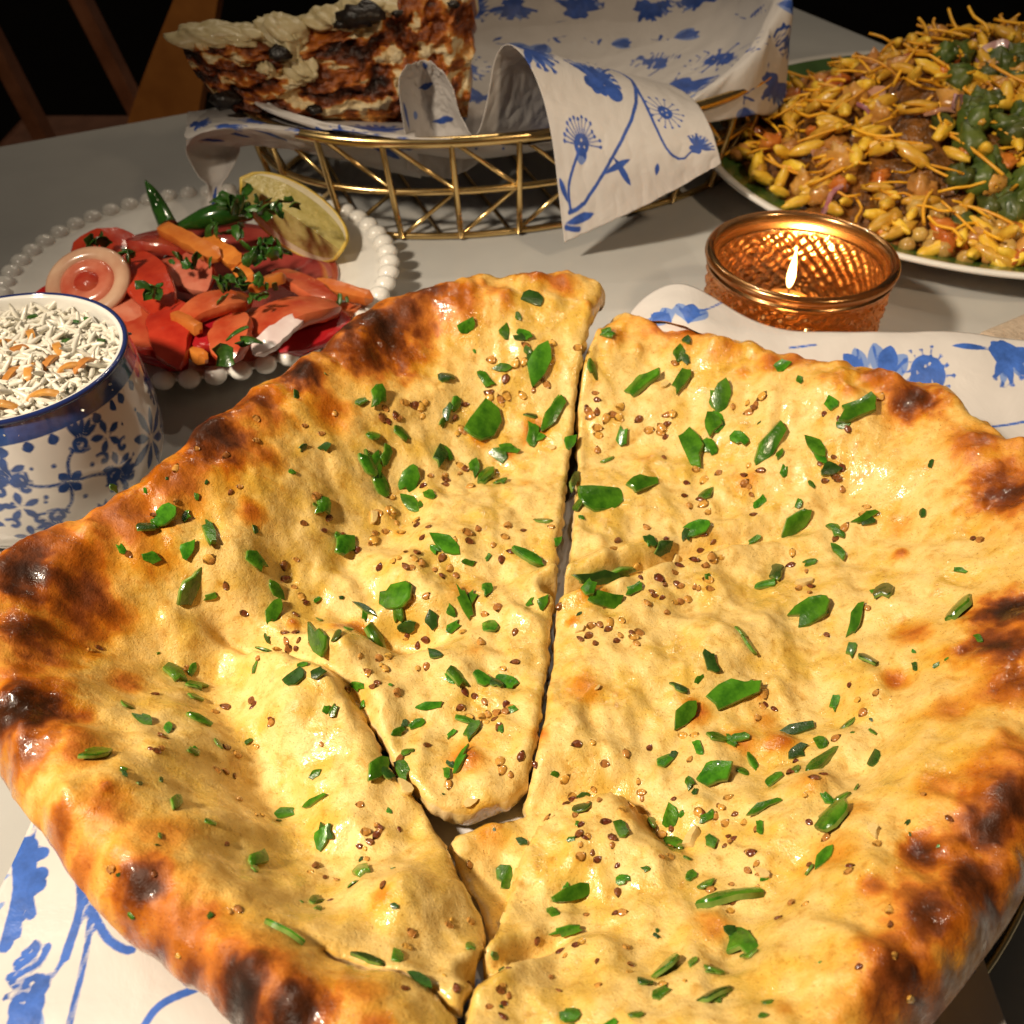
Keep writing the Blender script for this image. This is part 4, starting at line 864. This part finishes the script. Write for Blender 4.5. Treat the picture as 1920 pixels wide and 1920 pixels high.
def lay(name, px, py, z, L, Wd, T, ang, bend, mat, seed, label, cat, group, roll=0.0, pitch=0.0, taper=.35):
    """strip centred on a pixel at height z, its length (in picture pixels) along image angle ang"""
    p = PZ(px, py, z); a_ = math.radians(ang); e = PZ(px + L / 2 * math.cos(a_), py - L / 2 * math.sin(a_), z) - p
    Lc = 2 * float(np.linalg.norm(e)); dep = p[1] * CP + (CAM_H - z) * SP; Lc = min(Lc, L * dep / FPX * 1.45)
    me = slabm(name, Lc, Wd * dep / FPX, T, bend, mat, seed, taper=taper)
    q = Quaternion((0, 0, 1), math.atan2(e[1], e[0])) @ Quaternion((0, 1, 0), pitch) @ Quaternion((1, 0, 0), roll)
    return tag(link(name, me, None, p, q), label, cat, group)
G1 = 'cut tomato in the salad'
V, F = lathe([(0.01, .62), (5.2, .64), (6.0, .88), (6.05, .82), (0.01, .58)], 64); V[:, 0] *= 1 + .04 * np.sin(np.arctan2(V[:, 1], V[:, 0]) * 3); 
tag(link('tomato_juice', mesh('tomato_juice', V, F, M['juice']), None, (SC[0] - .2, SC[1] - .7, 0.03)), 'shallow pool of red juice on the white beaded plate', 'juice')
TOM = [('tomato_slice', 200, 462, 2.6, 130, 60, .9, 8, .9, 'tomato_dark', 'red tomato slice at the far left of the salad'),
 ('tomato_slice', 300, 455, 2.9, 120, 66, .9, -8, .9, 'tomato', 'tomato slice on top, left of the carrot sticks'),
 ('tomato_slice', 272, 520, 3.0, 190, 62, .8, -58, .9, 'tomato_dark', 'long red tomato strip sloping down beside the onion ring'),
 ('tomato_slice', 240, 545, 2.5, 150, 80, .8, -70, .8, 'tomato_pink', 'pale pink tomato slice behind the long red strip'),
 ('tomato_slice', 318, 640, 2.6, 190, 66, .9, -84, .9, 'tomato_dark', 'upright red tomato strip at the front of the salad'),
 ('tomato_slice', 402, 570, 3.0, 150, 52, .9, 22, 1.3, 'tomato', 'curved tomato slice in the middle of the salad'),
 ('tomato_slice', 390, 640, 2.4, 130, 80, .9, -60, .8, 'tomato_dark', 'red tomato piece under the curved middle slice'),
 ('tomato_slice', 432, 655, 2.7, 140, 66, 1.0, 82, 1.0, 'tomato', 'orange red tomato piece standing at the front centre'),
 ('tomato_slice', 545, 600, 2.6, 210, 84, 1.1, 18, 1.2, 'tomato', 'large glossy tomato wedge at the right of the salad'),
 ('tomato_slice', 570, 535, 2.4, 140, 44, .8, -24, .9, 'tomato', 'thin tomato slice below the lemon wedge'),
 ('tomato_slice', 590, 640, 1.9, 150, 70, .8, 28, .8, 'tomato_dark', 'dark tomato slice beside the naan tip'),
 ('tomato_slice', 225, 625, 2.2, 150, 130, .8, -30, .7, 'tomato_dark', 'dark red tomato slice in front of the onion ring'),
 ('tomato_slice', 275, 690, 1.7, 170, 70, .7, -20, .6, 'tomato_dark', 'dark tomato slice low beside the rice bowl'),
 ('tomato_slice', 470, 690, 1.5, 230, 44, .6, 9, .6, 'tomato_pink', 'pink tomato strip along the near rim of the plate'),
 ('tomato_slice', 120, 560, 2.0, 120, 60, .7, 15, .8, 'tomato_dark', 'tomato slice under the onion ring at the left'),
 ('tomato_slice', 480, 620, 2.0, 120, 60, .8, -40, .7, 'tomato', 'tomato piece between the front centre piece and the large wedge'),
 ('tomato_slice', 350, 500, 2.6, 120, 70, .8, -50, .7, 'tomato_pink', 'pinkish tomato slice among the carrot sticks'),
 ('tomato_slice', 640, 600, 1.5, 90, 40, .6, 30, .6, 'tomato_dark', 'small tomato end at the right rim of the plate')]
for k, (nm, px, py, z, L, Wd, T, ang, bend, mt, lb) in enumerate(TOM):
    if py > 580: py = py - .30 * (py - 580) - 6; L = L * (.72 if abs(ang) > 45 else .9)
    lay(nm, px, py, z - .1, L * 1.05, Wd * 1.35, T * .5, ang, bend * .8, [M['tomato'] if mt == 'tomato_dark' and k % 2 else M[mt], M['tomato_dark']], k, lb, 'tomato', G1, random.uniform(-.45, .45), random.uniform(-.12, .12), .85)
for k, (px, py, z, L, Wd, ang, lb) in enumerate([(352, 452, 3.3, 130, 34, -28, 'carrot stick on top of the tomatoes, nearest the chili'), (415, 470, 3.1, 90, 36, -36, 'short carrot stick below the green chili'), (452, 508, 2.8, 70, 30, -50, 'carrot stick left of the lemon wedge'),
      (640, 545, 1.9, 120, 28, -14, 'carrot stick pointing to the right rim of the plate'), (352, 655, 2.1, 80, 24, -30, 'thin carrot stick at the front of the salad'), (350, 605, 2.8, 60, 22, -30, 'small carrot bit beside the middle tomato'), (500, 530, 2.8, 70, 30, 20, 'carrot piece under the chopped coriander')]):
    lay('carrot_stick', px, py, z, L, Wd, .45, ang, .15, M['carrot'], 40 + k, lb, 'carrot', 'carrot sticks in the salad', random.uniform(-.4, .4), 0, .12)
lay('radish_slice', 522, 625, 2.7, 110, 40, .3, 38, .2, M['radish'], 66, 'pale pinkish radish slice beside the large tomato wedge', 'radish', None, .3)
# onion rings: two concentric rings
on = thing('onion_ring', PZ(165, 530, 3.0), 'pale pink onion slice with rings at the left of the salad', 'onion')
for R0, r0, mt in ((1.38, .34, 'onion'), (0.76, .36, 'tomato_pink')):
    a_ = np.linspace(0, 2 * np.pi, 48, endpoint=False); c_ = np.linspace(0, 2 * np.pi, 10, endpoint=False); A_, C_ = np.meshgrid(a_, c_, indexing='ij')
    V = np.stack([(R0 + r0 * np.cos(C_)) * np.cos(A_), (R0 + r0 * np.cos(C_)) * np.sin(A_) * .92, r0 * .55 * np.sin(C_)], -1).reshape(-1, 3)
    link('ring', mesh('ring', V, grid_faces(48, 10, True, True), M[mt]), on, PZ(165, 530, 3.0), (0.55, -.1, 0))
link('core', blobm('core', .55, .5, .3, M['tomato'], 3, .1), on, PZ(165, 530, 3.0), (0.55, -.1, 0))
def tubething(name, pts, rad, mat, label, cat, n=10):
    P = catmull(pts, 20); R = np.interp(np.linspace(0, 1, 20), np.linspace(0, 1, len(rad)), rad); V, F = tube(P, R, n); return tag(link(name, mesh(name, V, F, mat)), label, cat)
tubething('green_chili', [PZ(316, 424, 2.6), PY(300, 390, 41.8), PY(285, 360, 42.0), PY(272, 338, 42.2)], [.42, .36, .24, .04], M['fchili'], 'pointed green chili tip standing up behind the tomatoes', 'chili')
tubething('green_chili', [PZ(335, 425, 2.4), PZ(380, 412, 2.9), PZ(425, 400, 3.1), PZ(470, 395, 3.0)], [.18, .45, .55, .4], M['fchili'], 'thick green chili lying left of the lemon wedge', 'chili')
# lemon wedge
lw = thing('lemon_wedge', PZ(560, 480, 1.4), 'lemon wedge sprinkled with coriander at the back of the salad plate', 'lemon')
A0 = PY(452, 335, 42.2); A1 = PY(640, 470, 40.6); mid = (A0 + A1) / 2; ax = (A1 - A0); Lw = np.linalg.norm(ax); ax /= Lw
fr = np.cross(ax, np.array([0.25, -1.0, .55])); fr /= np.linalg.norm(fr); dn = np.cross(ax, fr); dn = dn if dn[2] < 0 else -dn
fr = np.cross(dn, ax); nu_, nv_ = 40, 24
def wedge(r0, r1, ang0, ang1):
    t = np.linspace(-1, 1, nu_); V = []
    for tt_ in t:
        rr = math.sqrt(max(0.0, 1 - tt_ ** 2)) ** .9
        for q in np.linspace(ang0, ang1, nv_): V.append(mid + ax * tt_ * Lw / 2 + (math.cos(q) * dn + math.sin(q) * fr) * rr * r1)
    return np.array(V)
H_ = 2.15
Vr = wedge(0, H_, -.75, .62); link('rind', mesh('rind', Vr, grid_faces(nu_, nv_), M['rind']), lw); rd = [c for c in lw.children][-1]
sm = rd.modifiers.new('t', 'SOLIDIFY'); sm.thickness = .16 * S; sm.offset = 0
for q0, nm in ((-.75, 'flesh_face'), (.62, 'flesh_face')):
    V = []; at_ = []
    for tt_ in np.linspace(-1, 1, nu_):
        rr = math.sqrt(max(0.0, 1 - tt_ ** 2)) ** .9
        for w in np.linspace(0, 1, 16): V.append(mid + ax * tt_ * Lw / 2 + (math.cos(q0) * dn + math.sin(q0) * fr) * rr * H_ * w * .97); at_.append(w)
    F = grid_faces(nu_, 16); mi = [1 if (k % 15) >= 12 else 0 for k in range(len(F))]
    link(nm, mesh(nm, V, F, [M['pulp'], M['pith']], True, None, mi), lw)
HB = [mesh('coriander_leaf', *chip(600 + i, .8, 9, .9, .06), M['herb']) for i in range(6)]
def herbclump(px, py, z, n, spread, size, label):
    c = PZ(px, py, z); t = thing('coriander', c, label, 'coriander', 'chopped coriander on the salad')
    for _ in range(n):
        q = c + np.array([random.gauss(0, spread), random.gauss(0, spread * .8), abs(random.gauss(0, spread * .35))])
        link('coriander_leaf', random.choice(HB), t, q, Quaternion((random.gauss(0, 1), random.gauss(0, 1), random.gauss(0, 1), random.gauss(0, 1))).normalized(), size * random.uniform(.6, 1.3))
for px, py, z, n, s_, sz, lb in [(440, 385, 3.8, 16, .5, .8, 'dark coriander clump left of the lemon wedge'), (505, 395, 4.1, 16, .5, .6, 'chopped coriander on the face of the lemon wedge'), (495, 480, 3.2, 18, .55, .7, 'coriander clump below the lemon wedge'),
    (450, 535, 3.6, 14, .55, .6, 'coriander scattered on the middle tomatoes'), (345, 498, 3.4, 7, .35, .6, 'coriander bits on the carrot and tomato'), (195, 455, 3.2, 5, .25, .8, 'green coriander bit at the far left of the salad'), (245, 482, 3.5, 4, .2, .6, 'coriander bit above the long red strip'),
    (292, 545, 3.5, 5, .25, .7, 'coriander bit beside the onion ring'), (500, 560, 3.3, 8, .4, .5, 'coriander bits left of the large tomato wedge'), (445, 655, 3.4, 4, .3, .8, 'coriander stalk on the front tomato piece'), (640, 565, 2.2, 4, .3, .5, 'coriander bits near the right rim'), (420, 440, 3.4, 9, .4, .7, 'coriander leaves at the foot of the thick chili')]: herbclump(px, py, z, n, s_, sz, lb)

# ------------------------------------------------------------------ blue and white bowl of rice
RC = np.array([-15.9, 27.0]); RZ = 5.25
rb = thing('rice_bowl', (RC[0], RC[1], 0), 'small white bowl with blue floral pattern and navy rim, full of rice', 'bowl')
m_ = printed('bowl_glaze', (0.74, 0.70, 0.66), (0.03, 0.075, 0.26), (0.14, 0.20, 0.42), rough=0.14, crinkle=0.0, coat=.5); M['bowl'] = m_
prof = catmull([(3.72, RZ - .02), (3.80, RZ - .35), (3.92, 4.3), (4.05, 3.3), (4.10, 2.3), (4.0, 1.2), (3.6, .45), (3.0, .05), (0.01, .0)], 110)
n_a = 620; V, F = lathe(prof, n_a); A_ = np.repeat(np.linspace(0, 2 * np.pi, n_a, endpoint=False), len(prof)); SL = np.tile(np.concatenate([[0], np.cumsum(np.hypot(*np.diff(prof, axis=0).T))]), n_a)
TW = 2 * np.pi / 4; Uc = ((A_ + 0.35) % TW) / TW * 3.85; pr = Print(Uc, -SL * 0.6)
def snow(c, R):
    for k in range(8): pr.petal(c, k * math.pi / 4 + .2, R * (1 if k % 2 == 0 else .8), R * .14, False, R * .12); pr.disc((c[0] + R * 1.2 * math.cos(k * math.pi / 4 + .2), c[1] + R * 1.2 * math.sin(k * math.pi / 4 + .2)), R * .07) if k % 2 == 0 else None
def spiral(c, ang, R, s_=1):
    P = [(c[0] + R * (1 - .16 * i) * math.cos(ang + s_ * i * .75), c[1] + R * (1 - .16 * i) * math.sin(ang + s_ * i * .75)) for i in range(6)]; pr.stroke(P, .035, .06, n=18)
for dx in (0, 3.85):
    snow((.6 + dx, -1.75), .68); snow((.6 + dx, -3.6), .6)
for c in ((2.45, -1.45), (2.45, -3.3)):
    for k in range(4): pr.leaf(c, (c[0] + .28 * math.cos(k * 1.57 + .5), c[1] + .28 * math.sin(k * 1.57 + .5)), .09)
    for k in range(4):
        a0 = k * 1.57 + 1.1; e = (c[0] + .95 * math.cos(a0), c[1] + .75 * math.sin(a0)); m2 = (c[0] + .5 * math.cos(a0 + .25), c[1] + .45 * math.sin(a0 + .25)); pr.stroke([c, m2, e], .035)
        spiral(e, a0 + 2.2, .22); spiral(e, a0 - 2.2, .22, -1); pr.disc((c[0] + .5 * math.cos(a0 + .8), c[1] + .45 * math.sin(a0 + .8)), .05)
        for q in (-.7, -.35, 0, .35, .7): pr.petal(e, a0 + q, .42, .055, False, .06)
for k in range(9): pr.petal((.2 + .45 * k, -.40), -1.57, .24, .10)
for c in ((1.5, -.95), (3.4, -.95), (1.5, -2.5), (3.4, -2.5), (1.52, -1.7), (3.38, -1.65)):
    for k in range(5): pr.petal(c, k * 1.257 + .3, .30, .07, False, .05)
    spiral((c[0] + .25, c[1] - .38), 1.0, .16); spiral((c[0] - .25, c[1] - .38), 2.1, .16, -1); pr.disc((c[0], c[1] - .5), .045); pr.disc((c[0] + .42, c[1]), .04)
pr.ink = np.minimum(pr.ink, SL - .68)                          # navy band below the rim
link('wall', mesh('wall', V, F, M['bowl'], True, pr.attrs()), rb, (*RC, 0))
V, F = lathe(catmull([(3.72, RZ - .02), (3.66, RZ + .05), (3.58, RZ + .05), (3.50, RZ - .08), (3.48, RZ - .8), (3.6, RZ - 2.0), (3.2, 1.2), (.01, .6)], 40), 128); link('inside', mesh('inside', V, F, M['enamel']), rb, (*RC, 0))
M['navy'] = simple('navy_glaze', (0.012, 0.022, 0.10), (0.018, 0.032, 0.14), 60, .12, coat=.5)
a_ = np.linspace(0, 2 * np.pi, 128, endpoint=False); V, F = tube(np.stack([3.70 * np.cos(a_), 3.70 * np.sin(a_), np.full(128, RZ)], 1), .095, 8, False); F += [(127 * 8 + j, j, (j + 1) % 8, 127 * 8 + (j + 1) % 8) for j in range(8)]
link('rim', mesh('rim', V, F, M['navy']), rb, (*RC, 0))
M['rice'] = simple('cooked_rice', (0.66, 0.62, 0.52), (0.76, 0.72, 0.63), 300, .3, rnd=.12, coat=.2)
M['fried_onion'] = simple('fried_onion', (0.42, 0.16, 0.03), (0.60, 0.28, 0.07), 250, .28, rnd=.3, coat=.3)
ri = thing('rice', (RC[0], RC[1], RZ - 1), 'white rice with fried onion strips filling the blue bowl', 'rice')
def rice_z(x, y): return RZ - .50 + .35 * (1 - (x * x + y * y) / 12) + .10 * fbm(np.array(x * .8), np.array(y * .8), 2, 91)
g_ = np.linspace(-3.46, 3.46, 40); X, Y = np.meshgrid(g_, g_, indexing='ij'); k_ = np.maximum(1, np.hypot(X, Y) / 3.44); X, Y = X / k_, Y / k_
link('bed', mesh('bed', np.stack([X, Y, rice_z(X, Y) - .22], -1).reshape(-1, 3), grid_faces(40, 40), M['rice']), ri, (*RC, 0))
def grain_mesh(s, L=1.12, w=.088):
    P = catmull([(-L / 2, 0, 0), (-L / 5, .03 * s, .02), (L / 5, .03 * s, .02), (L / 2, -.02, 0)], 7); return tube(P, [.03, w * .8, w, w, w, w * .75, .03], 7)
GR = [mesh('rice_grain', *grain_mesh(s), M['rice']) for s in (-1.5, -.5, .6, 1.6)]
cnt = 0; rest_V, rest_F, off_ = [], [], 0
for k in range(1500):
    x, y = random.uniform(-3.4, 3.4), random.uniform(-3.4, 3.4)
    if math.hypot(x, y) > 3.36: continue
    lay_ = random.uniform(-.14, .10); q = Quaternion((0, 0, 1), random.uniform(0, 6.28)) @ Quaternion((0, 1, 0), random.gauss(0, .35)); p = (RC[0] + x, RC[1] + y, float(rice_z(x, y)) + lay_)
    if cnt < 300 and x > -.2 and lay_ > -.04: link('rice_grain', random.choice(GR), ri, p, q, random.uniform(.85, 1.1)); cnt += 1
    else:
        Vg, Fg = grain_mesh(random.uniform(-1.5, 1.5)); R3 = np.array(q.to_matrix()); rest_V.append(Vg @ R3.T + np.array(p)); rest_F += [tuple(i + off_ for i in f_) for f_ in Fg]; off_ += len(Vg)
o = link('rice_grains', mesh('rice_grains', np.vstack(rest_V), rest_F, M['rice']), ri); o['kind'] = 'stuff'
for k, (px, py, L, ang) in enumerate([(150, 745, 110, 25), (20, 720, 80, 80), (62, 640, 50, -60), (5, 655, 50, 20), (95, 690, 40, 70), (185, 725, 60, 40), (40, 800, 60, 60), (10, 770, 50, 10), (130, 700, 40, 20), (60, 700, 50, 100), (30, 670, 60, 30), (110, 660, 45, 120), (80, 750, 60, 10), (165, 690, 45, 60)]):
    p = PZ(px, py, RZ - .28); dep = p[1] * CP + (CAM_H - p[2]) * SP
    if np.hypot(*(p[:2] - RC)) > 2.9: continue
    link('fried_onion', slabm('fried_onion', L * dep / FPX * 1.5, .26, .12, 1.9, M['fried_onion'], 80 + k), ri, p + (0, 0, .26), (0, random.uniform(-.3, .3), math.radians(ang)))
for k, (px, py) in enumerate([(140, 605), (165, 600), (190, 640), (125, 640), (60, 595), (120, 730)]):
    p = PZ(px, py, RZ - .2); link('herb_bit', random.choice(HB), ri, p, (random.uniform(-.5, .5), 0, random.uniform(0, 6)), .35)

# ------------------------------------------------------------------ amber glass tealight holder
KC = np.array([11.15, 35.9]); KR = 3.62; KZ = 4.05
m, nt, b = new_mat('amber_glass'); M['amber'] = m
out_n = [n for n in nt.nodes if n.type == 'OUTPUT_MATERIAL'][0]
setin(b, rough=.06, trans=1.0, ior=1.45, coat=.3); b.inputs['Base Color'].default_value = (0.50, 0.31, 0.155, 1)
tr = nd(nt, 'ShaderNodeBsdfGlossy'); tr.inputs['Roughness'].default_value = .22; tr.inputs[0].default_value = (0.74, 0.42, 0.17, 1); mx = nd(nt, 'ShaderNodeMixShader'); mx.inputs[0].default_value = .42
tl = nd(nt, 'ShaderNodeBsdfTranslucent'); tl.inputs[0].default_value = (0.60, 0.26, 0.07, 1); mx2 = nd(nt, 'ShaderNodeMixShader'); mx2.inputs[0].default_value = .05
nt.links.new(b.outputs[0], mx.inputs[1]); nt.links.new(tr.outputs[0], mx.inputs[2]); nt.links.new(mx.outputs[0], mx2.inputs[1]); nt.links.new(tl.outputs[0], mx2.inputs[2]); nt.links.new(mx2.outputs[0], out_n.inputs[0])
kh = thing('candle_holder', (KC[0], KC[1], 0), 'round hammered amber glass candle holder glowing behind the naan', 'candle holder')
na_, nz_ = 240, 70; A_, Zt = np.meshgrid(np.linspace(0, 2 * np.pi, na_, endpoint=False), np.linspace(0, 1, nz_), indexing='ij')
zb_ = .15 + (KZ - .75) * Zt; u_ = A_ / (2 * np.pi) * 34; v_ = Zt * 6
jj = .30 * fbm(np.cos(A_) * 9, np.sin(A_) * 9 + Zt * 4, 2, 15); u_ = u_ + jj; v_ = v_ + .8 * jj
dia = np.abs(((u_ + v_) % 1) - .5) + np.abs(((u_ - v_) % 1) - .5); fac = sstep(0, .12, Zt) * sstep(1.0, .93, Zt)
r_ = KR - .32 + .18 * Zt + .20 * (.5 - dia) * fac * 1.2
V = np.stack([r_ * np.cos(A_), r_ * np.sin(A_), zb_], -1).reshape(-1, 3)
ri_ = KR - .62 + .16 * Zt + .10 * (.5 - dia) * fac; Vi = np.stack([ri_ * np.cos(A_), ri_ * np.sin(A_), np.maximum(zb_, .55)], -1).reshape(-1, 3)
F = grid_faces(na_, nz_, True) + [f_[::-1] for f_ in grid_faces(na_, nz_, True, off=na_ * nz_)]; N0 = na_ * nz_
for i in range(na_):
    j = (i + 1) % na_; F.append((i * nz_ + nz_ - 1, j * nz_ + nz_ - 1, N0 + j * nz_ + nz_ - 1, N0 + i * nz_ + nz_ - 1))
F.append(tuple(i * nz_ for i in range(na_))[::-1]); F.append(tuple(N0 + i * nz_ for i in range(na_)))
link('glass', mesh('glass', np.vstack([V, Vi]), F, M['amber']), kh, (*KC, 0))
V, F = lathe(catmull([(KR - .10, KZ - .62), (KR - .02, KZ - .45), (KR - .10, KZ - .34), (KR + .06, KZ - .18), (KR + .02, KZ), (KR - .14, KZ + .06), (KR - .30, KZ - .02), (KR - .40, KZ - .3), (KR - .44, KZ - .62)], 36), 160, True); link('rim', mesh('rim', V, F, M['amber']), kh, (*KC, .02))
cd = thing('tealight', (KC[0], KC[1] + .8, .6), 'small lit tealight inside the amber glass holder', 'candle')
M['wax'] = simple('amber_wax', (0.26, 0.11, 0.03), (0.34, 0.15, 0.045), 60, .25)
V, F = lathe([(.01, 1.45), (.8, 1.45), (1.0, 1.5), (1.05, 1.4), (1.05, .6), (.01, .6)], 48); wx = link('wax', mesh('wax', V, F, M['wax']), cd, (KC[0], KC[1] + .8, 0))
V, F = tube([(0, 0, 1.2), (.02, 0, 1.8), (.05, 0, 2.3)], .05, 6); link('wick', mesh('wick', V, F, M['burnt']), wx, (KC[0], KC[1] + .8, 0))
m, nt, b = new_mat('flame'); M['flame'] = m; b.inputs['Base Color'].default_value = (1, .6, .2, 1); b.inputs['Emission Color'].default_value = (1.0, 0.62, 0.22, 1); setin(b, em=9.0)
V, F = lathe(catmull([(.01, 2.1), (.11, 2.25), (.17, 2.6), (.13, 3.05), (.06, 3.5), (.01, 3.9)], 24), 20); link('flame', mesh('flame', V, F, M['flame']), cd, (KC[0], KC[1] + .8, 0))
d = bpy.data.lights.new("candle_light", 'POINT'); d.energy = 0.24; d.color = (1.0, 0.60, 0.24); d.shadow_soft_size = .004; o = bpy.data.objects.new("candle_light", d); COL.objects.link(o); o.location = Vector((KC[0], KC[1] + .4, 3.0)) * S

# ------------------------------------------------------------------ plate of chaat
QC = np.array([23.8, 52.1])
qp = thing('chaat_plate', (QC[0], QC[1], 0), 'round green glazed plate with a white rim at the right, heaped with chaat', 'plate')
V, F = lathe([(.01, .6), (8.5, .6), (11.0, .95), (13.7, 1.75)], 128); link('green_glaze', mesh('green_glaze', V, F, M['green_plate']), qp, (*QC, 0))
V, F = lathe([(13.7, 1.75), (14.05, 1.86), (14.2, 1.80), (14.1, 1.62), (11.2, .6), (8.8, 0), (.01, 0)], 128); link('rim', mesh('rim', V, F, M['enamel']), qp, (*QC, 0))
M['masala'] = simple('masala_base', (0.07, 0.028, 0.008), (0.26, 0.10, 0.018), 90, .35, .8, 160, bdist=.004, coat=.3)
M['puff'] = simple('puffed_rice', (0.64, 0.33, 0.018), (0.78, 0.50, 0.06), 150, .36, .4, 400, rnd=.5, coat=.2)
M['sev'] = simple('sev', (0.72, 0.33, 0.012), (0.80, 0.42, 0.03), 200, .38, .3, 600, rnd=.25)
M['pea'] = simple('chickpea', (0.44, 0.25, 0.05), (0.56, 0.36, 0.10), 150, .28, .2, 300, rnd=.3, coat=.3)
M['potato'] = simple('potato_cube', (0.42, 0.17, 0.03), (0.56, 0.28, 0.07), 120, .3, .3, 300, rnd=.4, coat=.4)
M['ponion'] = simple('purple_onion', (0.26, 0.05, 0.10), (0.60, 0.40, 0.36), 60, .25, rnd=.2, coat=.4)
M['gpepper'] = simple('green_pepper', (0.025, 0.050, 0.006), (0.10, 0.125, 0.018), 90, .42, .5, 300, rnd=.6, coat=.1)
M['carrotred'] = simple('red_chutney_bit', (0.45, 0.10, 0.012), (0.58, 0.20, 0.03), 120, .3, .3, 300, rnd=.3, coat=.3)
def heap_z(x, y):
    r = np.hypot(x, y); return 1.2 + 5.3 * np.exp(-(np.hypot(x * .95, y * 1.05) / 8.4) ** 2.4) * (1 + .0 * r) + .42 * fbm(x * .35, y * .35, 3, 95) * sstep(13, 9, r) - 1.5 * np.exp(-((x + .5) ** 2 + (y + 1.5) ** 2) / 4)
qm = thing('chaat', (QC[0], QC[1], 1.0), 'heap of yellow chaat with puffed rice, sev and chickpeas on the green plate', 'chaat')
a_ = np.linspace(0, 2 * np.pi, 90, endpoint=False); rr_ = np.linspace(0, 12.4, 50); A_, R_ = np.meshgrid(a_, rr_, indexing='ij'); X, Y = R_ * np.cos(A_), R_ * np.sin(A_)
Zc = heap_z(X, Y) - .25; Zc[:, -1] = 1.15; link('base', mesh('base', np.stack([X, Y, Zc], -1).reshape(-1, 3), grid_faces(90, 50, True), M['masala']), qm, (*QC, 0))
PUF = [blobm('puffed_rice', .95, .30, .30, M['puff'], 100 + i, .25, 12, 8) for i in range(5)]
for me in PUF: pass
PEA = [blobm('chickpea', .42, .38, .38, M['pea'], 120 + i, .15, 12, 8) for i in range(3)]
CUB = {k: [blobm(n, .8, .65, .5, M[k], 140 + i * 3, .5, 14, 9) for i in range(4)] for k, n in (('potato', 'potato_cube'), ('gpepper', 'green_pepper_piece'), ('carrotred', 'red_bit'))}
ONI = [slabm('onion_piece', 1.9, .9, .22, 1.2, M['ponion'], 200 + i) for i in range(3)] + [slabm('onion_piece', 1.6, .9, .22, 1.0, M['onion'], 210 + i) for i in range(2)]
def sevm(s):
    r = random.Random(s); L = r.uniform(1.6, 3.2); P = catmull([(-L / 2, r.uniform(-.25, .25), 0), (-L / 6, r.uniform(-.1, .1), .05), (L / 6, r.uniform(-.1, .1), .05), (L / 2, r.uniform(-.3, .3), 0)], 7); return mesh('sev_strand', *tube(P, .072, 6), M['sev'])
SEV = [sevm(i) for i in range(10)]
def rq(flat=.5): return Quaternion((0, 0, 1), random.uniform(0, 6.28)) @ Quaternion((0, 1, 0), random.gauss(0, flat)) @ Quaternion((1, 0, 0), random.uniform(0, 6.28))
def heap_pt(vis=True):
    while True:
        r = 12.6 * math.sqrt(random.random()); t = random.uniform(0, 6.28); x, y = r * math.cos(t), r * math.sin(t)
        if x < 4.5 and y < 6: return x, y, float(heap_z(np.array(x), np.array(y)))
def scat(me_list, name, n, dz, flat, smin=.8, smax=1.2, cond=None):
    c = 0; tries = 0
    while c < n and tries < n * 40:
        tries += 1; x, y, z = heap_pt()
        if cond and not cond(x, y, z): continue
        link(name, random.choice(me_list), qm, (QC[0] + x, QC[1] + y, z + random.uniform(0, dz)), rq(flat), random.uniform(smin, smax)); c += 1
scat(CUB['potato'], 'potato_cube', 48, .1, .5, .7, 1.1); scat(CUB['carrotred'], 'red_bit', 40, .15, .5, .5, .9); scat(ONI, 'onion_piece', 22, .3, .4, .7, 1.1)
scat(CUB['gpepper'], 'green_pepper_piece', 64, .2, .5, .7, 1.25, lambda x, y, z: (x > -4 and -10 < y < -3.5) or (x + .5) ** 2 + (y + 1.5) ** 2 < 7)
scat(PEA, 'chickpea', 46, .1, .3, .9, 1.15, lambda x, y, z: math.hypot(x, y) > 9.6 and x > -7 and y < 0)
scat(PUF, 'puffed_rice', 240, .4, .35, .7, 1.15); scat(SEV, 'sev_strand', 230, .75, .16, .8, 1.2, lambda x, y, z: math.hypot(x, y) < 11.8)
# beige napkin corner at the right edge
V, F = slab_box(PZ(1840, 618, .8)[:2] + (0, 0), np.array([9.0, 5.5]), np.array([4.5, -7.0]), .02, .75, .15)
M['beige'] = simple('beige_cloth', (0.40, 0.31, 0.23), (0.52, 0.42, 0.32), 350, .8, .8, 700, bdist=.001)
tag(link('napkin', mesh('napkin', V, F, M['beige'], False)), 'beige folded napkin at the right edge behind the naan paper', 'napkin')
for o in bpy.data.objects:
    if '_w' in o: del o['_w']
